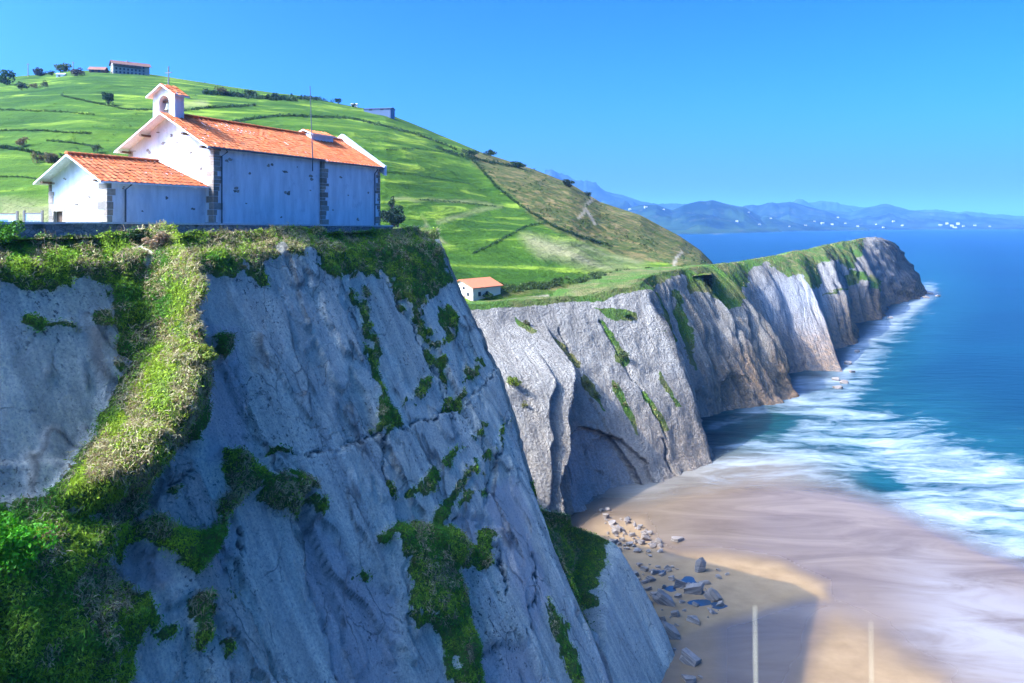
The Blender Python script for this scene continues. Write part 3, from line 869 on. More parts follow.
# ------------------------------------------------------------------ the green hill
SKY = [(-420, 96), (-200, 84), (0, 77), (40, 75), (70, 71), (95, 70), (135, 72), (165, 76), (215, 84), (260, 91), (300, 96), (340, 104), (385, 112), (430, 131), (480, 152), (530, 168), (570, 183), (600, 202), (640, 215), (680, 236), (700, 250), (712, 262), (722, 280), (740, 300)]
SKYD = [(-420, 430), (0, 480), (135, 480), (300, 440), (430, 410), (570, 380), (640, 360), (700, 345), (740, 345)]
HEATH = [(462, 150), (530, 160), (570, 176), (640, 208), (705, 245), (760, 320), (720, 280), (690, 268), (664, 264), (640, 262), (600, 248), (565, 234), (540, 222), (516, 200), (494, 180), (476, 164)]
PATHS = [[(593, 199), (587, 204), (584, 212), (579, 218)], [(587, 211), (591, 217), (595, 224)], [(440, 306), (470, 303), (505, 301), (548, 296)], [(682, 252), (676, 258), (674, 266), (684, 272), (694, 276)]]


def build_hill():
    cols = np.concatenate([np.arange(-420, -20, 8), np.arange(-20, 714, 2)]).astype(float)
    m = 230
    sy = np.interp(cols, *np.array(SKY).T) + 0.7 * fbm(cols * .03, cols * 0, 201, 4); sd = np.interp(cols, *np.array(SKYD).T)
    tpx = CX + F * KT[:, 0] / KT[:, 1]; k = np.argsort(tpx[:330]); kx = tpx[:330][k]
    fyY = np.interp(cols, kx, KT[:330, 1][k]); fyZ = np.interp(cols, kx, KT[:330, 2][k])
    ker = np.exp(-.5 * (np.arange(-24, 25) / 9.0) ** 2); ker /= ker.sum()
    smo_ = lambda a: np.convolve(np.pad(a, 24, 'edge'), ker, 'valid')
    win = lambda a, f: f(np.stack([np.pad(a, 24, 'edge')[i:i + len(a)] for i in range(49)]), axis=0)
    fyY = smo_(win(fyY, np.max)) + .5; fyZ = smo_(win(fyZ, np.min)) - .3
    Yf = fyY - .5
    Zf = fyZ - .5
    top = np.stack([(cols - CX) / F * sd, sd, ZC - (sy - HY) / F * sd], -1)
    bot = np.stack([(cols - CX) / F * Yf, Yf, Zf], -1)
    t = np.linspace(0, 1, m) ** 1.15
    P = bot[:, None, :] + (top - bot)[:, None, :] * t[None, :, None]
    H = np.maximum(top[:, 2] - bot[:, 2], 4)
    P[:, :, 2] += (H * .075)[:, None] * np.sin(np.pi * t) ** 1.0 * ss(740, 640, cols)[:, None]
    # bench in the lower field, left shoulder fold and terracettes
    tt = t[None, :] + 0 * cols[:, None]
    X, Y = P[:, :, 0], P[:, :, 1]
    P[:, :, 2] += 2.4 * fbm(X * .012, Y * .012, 203, 4) * np.sin(np.pi * tt) + .55 * fbm(X * .05, Y * .05, 204, 4) * np.sin(np.pi * tt) ** .5
    terr = fbm(X * .012 + .3 * Y * .004, P[:, :, 2] * .22, 205, 4)
    P[:, :, 2] += .9 * np.abs(terr) * ss(0, .1, tt) * ss(1, .93, tt)
    px, py = to_px(P)
    jx = px + 5 * fbm(px * .06, py * .06, 206, 4); jy = py + 3 * fbm(px * .06 + 9, py * .06, 207, 4)
    heath = ss(-2.5, 2.5, sdf(jx, jy, HEATH))
    heath = np.maximum(heath, .8 * ss(6, 0, np.abs(py - (297 - (px - 480) * .11))) * (px > 500) * (px < 700))
    path = np.max([ss(1.9, .8, seg_d(px, py, p)) for p in PATHS], axis=0)
    pale = np.maximum.reduce([ss(-8, 8, sdf(jx, jy, [(520, 235), (560, 240), (640, 258), (650, 272), (590, 270), (540, 256)])), ss(-4, 6, sdf(jx, jy, [(0, 196), (70, 200), (90, 226), (0, 226)])),
                              .8 * ss(-2, 4, sdf(jx, jy, [(170, 102), (210, 100), (210, 108), (170, 110)])), ss(-2, 4, sdf(jx, jy, [(420, 214), (440, 236), (450, 246), (430, 240)])), .7 * ss(3, 0, seg_d(jx, jy, [(395, 198), (440, 200), (500, 206)])), .5 * ss(4, 1, seg_d(jx, jy, [(440, 222), (500, 206)]))])
    # far side of the hill
    nb = 14
    bk = np.empty((len(cols), nb, 3))
    for j, g in enumerate(np.linspace(0, 1, nb + 1)[1:]):
        bk[:, j, 0] = P[:, -1, 0] * (1 + g * .35); bk[:, j, 1] = P[:, -1, 1] * (1 + g * .5)
        bk[:, j, 2] = P[:, -1, 2] - (P[:, -1, 2] + 3) * ss(0, 1, g) * .999 - 2 * g
    P = np.concatenate([P, bk], 1)
    ext = lambda a: np.concatenate([a, np.zeros((len(cols), nb)) + a[:, -1:] * .999], 1)
    # the seaward end drops to the water
    tq = np.concatenate([t, np.ones(nb)])[:, None]
    e1 = np.stack([P[-1] + tq * np.array([q, 0, 0]) for q in (2.0, 6.0, 12.0)])
    for j_, f_ in enumerate((.85, .45, 0.0)):
        e1[j_][:, 2] = P[-1][:, 2] * f_ - 3 * (f_ == 0)
    P = np.concatenate([P, e1]); rep = lambda a: np.concatenate([a, np.repeat(a[-1:], 3, 0)])
    heath, path, pale = rep(heath), rep(path), rep(pale); cols = np.concatenate([cols, [716, 718, 720]])
    o = mesh_np('hill', P, grid_faces(P.shape[0], P.shape[1], True), M['hill'], dict(heath=ext(heath), path=ext(path), pale=ext(pale)), smooth=True)
    tag(o, kind='structure')
    return o


hill = build_hill()
HB = bvh_of(hill)
CB = bvh_of(cliff)
KB = bvh_of(coast)

# ------------------------------------------------------------------ beach and sea
WATER = [(560, 505), (600, 512), (640, 512), (690, 498), (740, 490), (790, 492), (840, 498), (890, 515), (930, 533), (970, 550), (1024, 570), (1200, 640), (1600, 800)]


def build_beach():
    cx = np.arange(440, 1500, 4.0); cy = np.concatenate([np.arange(430, 700, 2.5), np.arange(700, 1000, 10)])
    px, py = np.meshgrid(cx, cy, indexing='ij')
    land = sdf(px, py, WATER + [(1600, 3000), (300, 3000), (300, 560)])
    zf = np.where(land > 0, .05 + .9 * ss(0, 160, land), -.02 * np.abs(land)) + .05 * fbm(px * .02, py * .04, 301, 4) * ss(0, 40, land)
    Y = ZC * F / (py - HY)
    V = np.stack([(px - CX) / F * Y, Y, np.maximum(zf, -3)], -1)
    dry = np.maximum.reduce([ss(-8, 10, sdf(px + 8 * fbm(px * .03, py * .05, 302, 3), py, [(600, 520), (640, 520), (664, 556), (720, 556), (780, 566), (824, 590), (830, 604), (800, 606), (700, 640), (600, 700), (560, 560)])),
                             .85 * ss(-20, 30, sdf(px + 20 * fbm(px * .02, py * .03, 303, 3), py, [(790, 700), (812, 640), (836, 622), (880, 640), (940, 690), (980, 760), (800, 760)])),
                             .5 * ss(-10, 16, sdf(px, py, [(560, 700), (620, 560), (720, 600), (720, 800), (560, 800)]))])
    milk = ss(0, 50, land) * ss(150, 60, land) * ss(860, 960, px) + .5 * ss(-10, 10, sdf(px, py, [(890, 640), (960, 620), (1100, 660), (1100, 720), (960, 690)]))
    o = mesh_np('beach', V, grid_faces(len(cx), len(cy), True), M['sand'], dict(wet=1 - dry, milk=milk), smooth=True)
    tag(o, kind='structure')
    return o


def build_sea():
    cx = np.concatenate([np.arange(-500, 540, 40.0), np.arange(540, 1080, 3.0), np.arange(1080, 2300, 20.0)])
    cy = np.concatenate([[222.9, 223.4, 224, 225, 226.5], np.arange(228, 620, 2.0), np.arange(620, 1100, 20.0)])
    px, py = np.meshgrid(cx, cy, indexing='ij')
    Y = ZC * F / (py - HY)
    X = (px - CX) / F * Y
    land = sdf(px, py, WATER + [(1600, 3000), (300, 3000), (300, 560)])
    foamz = [(690, 500), (716, 446), (740, 424), (786, 404), (800, 384), (838, 378), (852, 352), (880, 322), (914, 300), (910, 292), (926, 286), (938, 294), (928, 308), (908, 328), (890, 350), (876, 380), (862, 402), (905, 414), (940, 424), (980, 446), (1060, 470), (1300, 520), (1300, 720), (1024, 572), (930, 534), (860, 500), (800, 482), (740, 490)]
    f = sdf(px, py, foamz)
    foam = ss(-26, 18, f)
    edge = ss(34, 4, -land) * ss(820, 900, px)
    coastw = ss(13, 1, seg_d(px, py, [(712, 424), (768, 408), (796, 400), (800, 380), (841, 377), (856, 348), (884, 322), (918, 300), (930, 290)]))
    foam = np.clip(foam * (.58 + .10 * ss(440, 400, py)) + .30 * edge + .32 * coastw, 0, 1.2)
    foam = np.maximum(foam, (.40 + .18 * ss(760, 700, px)) * ss(-12, 16, sdf(px, py, [(700, 486), (706, 452), (740, 436), (800, 430), (880, 470), (860, 498), (790, 486), (740, 484)])))
    foam -= .55 * ss(-6, 12, sdf(px, py, [(724, 428), (770, 410), (800, 418), (780, 436), (740, 440)]))
    foam += .16 * ss(-10, 25, sdf(px, py, [(860, 430), (940, 440), (1100, 480), (1100, 600), (1000, 556), (900, 505)]))
    foam -= .5 * ss(-6, 14, sdf(px, py, [(850, 470), (890, 474), (910, 488), (880, 496), (856, 488)]))
    foam = np.maximum(foam, .22 * ss(40, 10, seg_d(px, py, [(900, 440), (960, 430), (1080, 450)])))
    foam = np.maximum(foam, .75 * ss(1.6, .4, seg_d(px, py, [(712, 233.5), (738, 232.5)])))
    foam = foam * ss(460, 520, 1000 - px + 0 * py) if False else foam
    brown = ss(70, 8, -land) * ss(880, 760, px) * ss(430, 470, py)
    foam = foam * (1 - .5 * brown * ss(720, 640, px + (py - 470)))
    teal = np.maximum(ss(-70, 20, f), .6 * ss(430, 470, py))
    shore = np.clip(-land / 26, -1, 2)
    V = np.stack([X, Y, 0 * X], -1)
    o = mesh_np('sea', V, grid_faces(len(cx), len(cy), True), M['sea'], dict(shore=shore, foam=foam, teal=teal, brown=brown), smooth=True)
    tag(o, kind='structure')
    return o


beach = build_beach()
sea = build_sea()
BB = bvh_of(beach)

# ------------------------------------------------------------------ far coast across the bay
def far_mat():
    t = NT('far_wooded_hills')
    p = t.pos()
    n = t.noise(p, 0.004, 6, .65)
    col = t.mix(t.rng(n, .40, .60), (0.006, 0.016, 0.010), (0.028, 0.055, 0.018))
    col = t.mix(t.rng(t.noise(p, 0.012, 4, .7), .58, .66, 0, .6), col, (0.07, 0.075, 0.04))
    col = t.mix(t.math('MULTIPLY', t.attr('pale'), t.rng(t.noise(p, 0.02, 5, .7), .38, .52)), col, (0.36, 0.34, 0.31))
    t.P(Base_Color=col, Roughness=1.0)
    t.b.inputs['Specular IOR Level'].default_value = 0
    return t.m


M['fhill'] = far_mat()


def far_hills(crest, base_py, Ycrest, seed, pale=None, rough=1.0):
    c = np.array(crest, float)
    px = np.arange(c[0, 0], c[-1, 0] + .1, 1.5)
    cy = np.interp(px, c[:, 0], c[:, 1]) + rough * 1.2 * fbm(px * .05, px * 0 + seed, seed, 4)
    by = np.interp(px, *np.array(base_py, float).T)
    Yb = ZC * F / (by - HY); m = 46
    t = np.linspace(0, 1, m)
    Yc = np.maximum(Ycrest, Yb + 150)
    zc = np.maximum(ZC - (cy - HY) / F * Yc, 2)
    Y = Yb[:, None] + (Yc - Yb)[:, None] * t
    z = zc[:, None] * ss(0, 1, t ** .8)[None, :] * (.55 + .45 * t[None, :])
    X = (px[:, None] - CX) / F * Y
    nz = fbm(X * .003, Y * .0026, seed + 5, 6, .55)
    z = z + zc[:, None] * .60 * nz * np.sin(np.pi * t)[None, :] + 12 * fbm(X * .008, Y * .008, seed + 9, 4) * ss(0, .15, t)[None, :] * ss(1, .8, t)[None, :]
    z = np.maximum(z, np.minimum(ss(0, .12, t)[None, :] * 14, zc[:, None])); z[:, 0] = -2
    P = np.stack([X, Y, z], -1)
    bk = np.stack([X[:, -1] * 1.12, Y[:, -1] * 1.12, 0 * zc - 2], -1)[:, None, :]
    P = np.concatenate([P, bk], 1)
    qx, qy = to_px(P)
    pl = ss(-2, 2, sdf(qx + 2 * fbm(qx * .2, qy * .3, 3, 3), qy, pale)) if pale else 0 * qx
    o = mesh_np('hills', P, grid_faces(P.shape[0], P.shape[1], True), M['fhill'], dict(pale=pl), smooth=True)
    tag(o, kind='structure')
    return o


FH = []
FH.append(far_hills([(545, 176), (568, 181), (590, 185), (604, 191), (622, 195), (640, 201), (660, 204), (690, 206), (740, 209)], [(545, 232.5), (740, 232)], 7600, 401, None, 1.6))
FH.append(far_hills([(600, 216), (622, 210), (640, 206), (656, 205), (672, 211), (684, 206), (698, 201), (712, 200), (726, 204), (744, 207), (760, 215), (775, 225), (782, 231)], [(600, 234.5), (700, 234), (782, 232)], 4300, 405,
                    None, 1.4))
FH.append(far_hills([(724, 214), (744, 207), (758, 206), (772, 203), (790, 201), (804, 205), (826, 210), (850, 221), (870, 229)], [(724, 232), (870, 230.5)], 5600, 411, None, 1.4))
FH.append(far_hills([(780, 213), (810, 208), (834, 211), (850, 213), (868, 208), (886, 204), (898, 206), (912, 210), (940, 213), (968, 216), (1000, 218), (1040, 222), (1200, 228)], [(780, 230), (1200, 229)], 7600, 417, None, 1.4))
FH.append(far_hills([(700, 212), (740, 208), (770, 206), (800, 204), (830, 203), (860, 207), (900, 210), (960, 212), (1024, 216), (1200, 222)], [(700, 228.2), (1200, 227.4)], 11000, 423, None, 1.4))
FHB = [bvh_of(o) for o in FH]

# ------------------------------------------------------------------ chapel, in its own frame: x along the nave, y across to the left, z up
AX = (-22.3, 60.0); BASE = ZC - 1.9
RZ = math.atan2(0.913, 0.409)
chapel = empty('chapel', (AX[0], AX[1], BASE), RZ)
tag(chapel, 'white chapel with terracotta roofs and a bell gable on the cliff edge', 'chapel')
EV, RG = 1.9 + 5.72, 1.9 + 8.25                      # nave wall top and ridge
LN, WN = 21.9, 8.8
TN = (RG - EV) / (WN / 2)
TERRA = np.array([0.68, 0.165, 0.036])


def tile_roof(name, x0, x1, ye, ze, yr, zr, parent, ridge_x=None, seed=0, cap=True, sp=0.25, rowl=0.42):
    """one slope of barrel tiles from the eave (ye, ze) up to the ridge (yr, zr)"""
    r0, r1 = ridge_x or (x0, x1)
    L = math.hypot(yr - ye, zr - ze)
    ny, nz = -(zr - ze) / L * (1 if yr > ye else -1), abs(yr - ye) / L
    ncol = max(3, int((x1 - x0) / sp)); nrow = max(2, int(L / rowl))
    k = 7
    u = np.linspace(0, ncol, ncol * k + 1)
    prof = np.abs(np.sin(np.pi * u)) ** .8 * .045 * (1 - 0)
    prof = np.where((np.floor(u) % 2) == 1, -prof * .25, prof)
    tt, off, row = [], [], []
    for r in range(nrow):
        tt += [r / nrow, (r + 1) / nrow - 1e-4]; off += [.022, .0]; row += [r, r]
    tt = np.array(tt); off = np.array(off); row = np.array(row)
    xs = np.linspace(0, 1, len(u))
    g = np.random.default_rng(seed + 50)
    wob = g.normal(0, .008, (ncol + 1, nrow))
    ci = np.minimum(np.floor(u).astype(int), ncol)
    X = (x0 + (r0 - x0) * tt)[None, :] + xs[:, None] * ((x1 - x0) + ((r1 - r0) - (x1 - x0)) * tt)[None, :]
    Hh = prof[:, None] + off[None, :] + wob[ci][:, row] + .02 * fbm(X * .3, tt[None, :] * 4 + X * 0, seed, 3)
    Y = ye + (yr - ye) * tt[None, :] + ny * Hh
    Z = ze + (zr - ze) * tt[None, :] + nz * Hh
    tone = g.uniform(.72, 1.2, (ncol + 1, nrow)); red = g.uniform(-.05, .07, (ncol + 1, nrow))
    c = TERRA[None, None, :] * tone[ci][:, row][:, :, None]
    c[:, :, 1] += red[ci][:, row] * .7; c[:, :, 2] += red[ci][:, row] * .4
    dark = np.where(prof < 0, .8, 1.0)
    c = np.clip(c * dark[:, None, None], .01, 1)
    V = np.stack([X, Y, Z], -1)
    o = mesh_np(name, V, grid_faces(V.shape[0], V.shape[1], yr > ye), M['tile'], None, c, False, parent)
    m = MB()                                           # board under the tiles
    t = .10
    a = [(x0, ye, ze - .02), (x1, ye, ze - .02), (r1, yr, zr - .02), (r0, yr, zr - .02)]
    b = [(p[0], p[1] - ny * t * 0, p[2] - t) for p in a]
    m.add(a + b, [(0, 1, 2, 3), (7, 6, 5, 4), (0, 4, 5, 1), (1, 5, 6, 2), (2, 6, 7, 3), (3, 7, 4, 0)])
    s = m.build('soffit', M['white'], o)
    return o


def ridge_tiles(x0, x1, y, z, parent):
    m = MB(); n = max(2, int((x1 - x0) / .45))
    for i in range(n):
        a = x0 + (x1 - x0) * i / n; b = x0 + (x1 - x0) * (i + 1) / n + .04
        vs, fs = [], []
        for j, xx in enumerate((a, b)):
            rr = .15 + .02 * (1 - j)
            for k in range(7):
                th = math.pi * k / 6
                vs.append((xx, y + rr * math.cos(th), z - .05 + rr * math.sin(th)))
        fs = [(k, k + 1, k + 8, k + 7) for k in range(6)] + [tuple(range(7)), tuple(range(7, 14))]
        q = random.uniform(.7, 1.1)
        m.add(vs, fs, tuple(TERRA * q))
    return m.build('ridge_tiles', M['tile'], parent)


def quoin(x, y, z0, z1, sx, sy, parent, seed=1):
    """corner stones: sx, sy give the way along the two walls"""
    m = MB(); g = random.Random(seed); z = z0; k = 0
    while z < z1 - .05:
        h = min(g.uniform(.2, .55), z1 - z)
        lx, ly = (g.uniform(.4, .95), g.uniform(.2, .45)) if g.random() < (.75 if k % 2 else .3) else (g.uniform(.2, .45), g.uniform(.4, .9))
        p = .025 + g.uniform(0, .015)
        xa, xb = sorted((x - sx * p, x + sx * lx)); ya, yb = sorted((y - sy * p, y + sy * ly))
        q = g.uniform(.65, 1.15); w = g.uniform(-.03, .03)
        if True:
            m.box(xa, xb, ya, yb, z + .012, z + h - .012, (.40 * q + w, .32 * q, .235 * q - w * .5))
        z += h; k += 1
    return m.build('quoin', M['stone'], parent)


def stone_patches(spots, parent, plane):
    """bare stones showing through the plaster: (along, up, size) on a wall x = const or y = const"""
    m = MB(); g = random.Random(len(spots) * 7 + 3)
    for a, z, r in spots:
        for q in range(g.choice((1, 2, 2, 3))):
            aa = a + g.uniform(-.8, .8) * r; zz = z + g.uniform(-.55, .55) * r
            n = 7; pts = []
            for k in range(n):
                th = 2 * math.pi * k / n
                rr = r * g.uniform(.3, .95)
                pts.append((aa + rr * 1.1 * math.cos(th), zz + rr * .6 * math.sin(th)))
            q_ = g.uniform(.45, 1.25)
            d = .012 + .004 * q
            if plane[0] == 'y':
                m.prism([(p[0], p[1]) for p in pts], plane[1] - d, plane[1] + .02, 'y', (.36 * q_, .30 * q_, .225 * q_))
            else:
                m.prism([(p[0], p[1]) for p in pts], plane[1] - d, plane[1] + .02, 'x', (.36 * q_, .30 * q_, .225 * q_))
    return m.build('exposed_stonework', M['stone'], parent)


def downspout(x, y, z0, z1, parent, kick=.25):
    return MB().tube([(x + kick, y + .12 - .35, z1 + .05), (x + kick, y - .32, z1 - .1), (x, y - .09, z1 - .45), (x, y - .09, z0)], .055, 8).build('downspout', M['metal'], parent)


# nave and sanctuary walls
XS = 12.7
wall = MB().prism([(0, 0), (WN, 0), (WN, EV), (WN / 2, RG - .04), (0, EV)], 0, XS + .2, 'x').build('nave_wall', M['plaster'], chapel)
sanct = MB().prism([(-.22, 0), (WN + .2, 0), (WN + .2, EV - .16), (WN / 2, RG - .05), (-.22, EV - .16)], XS, LN, 'x').build('sanctuary_wall', M['plaster'], chapel)
oh = .42
roofr = tile_roof('roof_slope', -1.0, XS + .1, -oh, EV - oh * TN + .09, WN / 2, RG + .09, chapel, seed=1)
roofr2 = tile_roof('roof_slope', XS + .1, LN - .02, -oh - .24, EV - (oh + .24) * TN + .085, WN / 2, RG + .085, chapel, seed=2)
roofl = tile_roof('roof_slope', -1.0, LN - .02, WN + .5, EV - .5 * TN + .09, WN / 2, RG + .09, chapel, seed=3)
ridge_tiles(.9, LN, WN / 2, RG + .16, chapel)
g = MB().box(-.9, XS, -oh - .16, -oh - .04, EV - oh * TN - .05, EV - oh * TN + .06)
g.box(XS + .15, LN, -oh - .40, -oh - .28, EV - (oh + .24) * TN - .05, EV - (oh + .24) * TN + .05)
g.build('gutter', M['metal'], chapel)
# brackets under the front overhang
for yy in (.35, 2.2, 6.5, WN - .2):
    zz = EV + (min(yy, WN - yy)) * TN - .28
    MB().box(-.95, -.01, yy - .1, yy + .1, zz - .16, zz).build('roof_bracket', M['wood'], chapel)
# raised parapet on the far gable
pp = [(-.75, EV - 1.1), (-.75, EV - .16), (WN / 2, RG + .72), (WN + .75, EV - .16), (WN + .75, EV - 1.1), (WN / 2, RG - .3)]
MB().prism(pp, LN, LN + .42, 'x').build('gable_parapet', M['plaster'], chapel)
MB().prism([(0, 0), (WN, 0), (WN, EV - .4), (WN / 2, RG - .4), (0, EV - .4)], LN, LN + .38, 'x').build('end_wall', M['plaster'], chapel)
# small raised roof on the ridge
l_ = MB().box(16.0, 19.3, WN / 2 - .9, WN / 2 + .9, RG - .6, RG + .16).build('ridge_lantern', M['plaster'], chapel)
tile_roof('lantern_roof', 15.8, 19.5, WN / 2 - 1.15, RG + .12, WN / 2, RG + .58, l_, seed=8)
tile_roof('lantern_roof', 15.8, 19.5, WN / 2 + 1.15, RG + .12, WN / 2, RG + .58, l_, seed=9)
quoin(0, 0, 0, EV - .05, 1, 1, chapel, 3); quoin(0, WN, 0, EV - .1, 1, -1, chapel, 4)
quoin(XS, -.22, 0, EV - .3, 1, 1, chapel, 5); quoin(LN, -.22, 0, EV - .5, -1, 1, chapel, 6)
downspout(.75, 0, 0, EV - .3, chapel, .35); downspout(LN - 1.0, -.22, 0, EV - .5, chapel, .1)
stone_patches([(1.6, 6.6, .28), (3.9, 5.7, .2), (6.2, 6.5, .28), (8.0, 6.2, .3), (8.3, 4.4, .3), (2.4, 4.4, .3), (9.6, 6.6, .12), (7.5, 2.2, .2), (11.4, 4.6, .2), (11.6, 5.8, .3), (10.8, 1.4, .15), (3.4, 3.4, .12)], wall, ('y', 0))
stone_patches([(15.4, 6.0, .22), (14.4, 3.0, .2), (20.0, 4.7, .16), (18.1, 2.2, .2), (16.6, 4.4, .12)], sanct, ('y', -.22))
stone_patches([(1.3, 5.8, .26), (2.4, 7.3, .24), (3.4, 5.0, .16), (4.2, 8.6, .2), (5.0, 8.0, .22), (6.6, 7.4, .26), (3.6, 8.0, .2), (7.7, 6.4, .2), (5.6, 8.9, .15)], wall, ('x', 0))
MB().tube([(11.0, -.50, EV - 1.3), (11.0, -.50, EV), (10.72, -.45, 1.9 + 11.8)], [.05, .05, .03], 8).build('mast', M['metal'], chapel)

# bell gable with its arched opening
TY0, TY1, TX0, TX1 = 3.85, 6.15, -.04, .85
TZ0, TZ1, TA = 1.9 + 7.0, 1.9 + 9.85, 1.9 + 10.55
oc, ow, oz0, ozs = (TY0 + TY1) / 2, .52, 1.9 + 8.05, 1.9 + 9.25      # opening centre, half width, sill, spring line
m = MB()
m.box(TX0, TX1, TY0, TY1, TZ0, oz0)
m.box(TX0, TX1, TY0, oc - ow, oz0, ozs); m.box(TX0, TX1, oc + ow, TY1, oz0, ozs)
n = 12
inner = [(oc + ow * math.cos(math.pi * k / n), ozs + ow * math.sin(math.pi * k / n)) for k in range(n + 1)]
outer = []
for k in range(n + 1):
    th = k / n
    if th <= .25: outer.append((TY1, ozs + (TZ1 - ozs) * th / .25))
    elif th <= .5: q = (th - .25) / .25; outer.append((TY1 + (oc - TY1) * q, TZ1 + (TA - TZ1) * q))
    elif th <= .75: q = (th - .5) / .25; outer.append((oc + (TY0 - oc) * q, TA + (TZ1 - TA) * q))
    else: q = (th - .75) / .25; outer.append((TY0, TZ1 + (ozs - TZ1) * q))
for k in range(n):
    m.prism([inner[k], outer[k], outer[k + 1], inner[k + 1]], TX0, TX1, 'x')
tower = m.build('bell_tower', M['plaster'], chapel)
tile_roof('tower_roof', TX0 - .38, TX1 + .22, TY0 - .38, TZ1 - .12, oc, TA + .10, tower, seed=11)
tile_roof('tower_roof', TX0 - .38, TX1 + .22, TY1 + .38, TZ1 - .12, oc, TA + .10, tower, seed=12)
cxx = (TX0 + TX1) / 2
MB().box(cxx - .035, cxx + .035, oc - .035, oc + .035, TA + .1, TA + 1.55).box(cxx - .03, cxx + .03, oc - .33, oc - .037, TA + 1.02, TA + 1.09).box(cxx - .03, cxx + .03, oc + .037, oc + .33, TA + 1.02, TA + 1.09).build('cross', M['metal'], tower)
MB().lathe([(.02, ozs + .02), (.14, ozs), (.19, ozs - .12), (.22, ozs - .35), (.30, ozs - .55), (.36, ozs - .62), (.33, ozs - .62), (.2, ozs - .45), (0, ozs - .4)], cxx, oc, 20).build('bell', M['bronze'], tower, True)
MB().box(cxx - .1, cxx + .1, oc - ow - .05, oc + ow + .05, ozs + .03, ozs + .2).build('bell_yoke', M['wood'], tower)

# low annex in front of the nave gable
EA, RA = 1.9 + 2.82, 1.9 + 4.42
ax0, ay0, ay1 = -8.5, .8, 6.4
am = (ay0 + ay1) / 2; ta = (RA - EA) / (am - ay0)
dz1 = 1.9 + 1.02; dy0, dy1 = 5.05, 5.95
m = MB()
m.prism([(ay0, 0), (dy0, 0), (dy0, dz1), (dy1, dz1), (dy1, 0), (ay1, 0), (ay1, EA), (am, RA - .04), (ay0, EA)], ax0, ax0 + .5, 'x')
m.box(ax0 + .5, -.002, ay0, ay0 + .45, 0, EA); m.box(ax0 + .5, -.002, ay1 - .45, ay1, 0, EA)
annex = m.build('annex_wall', M['plaster'], chapel)
tile_roof('annex_roof', ax0 - .85, -.03, ay0 - .45, EA - .45 * ta + .08, am, RA + .08, annex, (ax0 - .85, -1.9), 21)
tile_roof('annex_roof', ax0 - .85, -.03, ay1 + .45, EA - .45 * ta + .08, am, RA + .08, annex, (ax0 - .85, -1.9), 22)
ridge_tiles(ax0 - .85, -1.9, am, RA + .15, annex)
MB().add([(-.03, ay0 - .45, EA - .45 * ta + .1), (-.03, ay1 + .45, EA - .45 * ta + .1), (-1.9, am, RA + .1), (-1.9, am, RA - .3)], [(0, 1, 2), (0, 1, 3), (0, 2, 3), (1, 2, 3)], tuple(TERRA)).build('annex_roof', M['tile'], annex)
MB().box(ax0 + .22, ax0 + .3, dy0 + .02, dy1 - .02, 0, dz1 - .02).build('door', M['wood'], annex)
MB().box(ax0 - .03, ax0 + .2, dy0 - .25, dy1 + .2, dz1 - .30, dz1 + .12).build('lintel', M['lint'], annex)
MB().box(ax0 - .02, ax0 + .2, dy0 - .24, dy0, 0, dz1 - .31).box(ax0 - .02, ax0 + .2, dy1, dy1 + .18, 0, dz1 - .31).build('door_jamb', M['lint'], annex)
quoin(ax0, ay0, 0, EA - .1, 1, 1, annex, 31); quoin(ax0, ay1, 0, EA - .1, 1, -1, annex, 32)
stone_patches([(ay0 + 1.6, 1.9 + 1.7, .2), (ay0 + 2.9, 1.9 + 1.1, .17), (ay0 + 4.0, 1.9 + 2.9, .15)], annex, ('x', ax0))
stone_patches([(ax0 + 2.8, 1.9 + .7, .14), (ax0 + 5.0, 1.9 + 1.7, .26), (ax0 + 7.4, 1.9 + .9, .24), (ax0 + 1.2, 1.9 + 2.3, .14)], annex, ('y', ay0))
downspout(ax0 + 1.35, ay0, 0, EA - .2, annex, .3)
for yy in (ay0 + .3, ay1 - .25):
    zz = EA + (min(yy - ay0, ay1 - yy)) * ta - .22
    MB().box(ax0 - .75, ax0 - .01, yy - .09, yy + .09, zz - .15, zz).build('roof_bracket', M['wood'], annex)

# stone wall with a pale coping along the cliff edge
pw = empty('stone_wall', (AX[0], AX[1], BASE), RZ)
tag(pw, 'low rubble stone wall with pale flat coping along the cliff edge', 'wall')
xs = np.linspace(-34, 21.9, 90); zt = 1.9 - .12 - np.clip((xs + 10) / 32, 0, 1) * .34
V = []
for x, z in zip(xs, zt):
    V += [(x, -1.75 + .04 * math.sin(x * 1.7), -2.2), (x, -1.70, z), (x, -1.25, z), (x, -1.25, -2.2)]
V = np.array(V).reshape(len(xs), 4, 3)
V[:, 0, 1] += .05 * fbm(xs, xs * 0, 3, 3)
mesh_np('masonry', V, grid_faces(len(xs), 4, True), M['rubble'], parent=pw)
V = []
for x, z in zip(xs, zt):
    V += [(x, -1.80, z + .001), (x, -1.80, z + .12), (x, -1.17, z + .12), (x, -1.17, z + .001), (x, -1.80, z + .001)]
mesh_np('coping', np.array(V).reshape(len(xs), 5, 3), grid_faces(len(xs), 5, True), M['cap'], parent=pw)


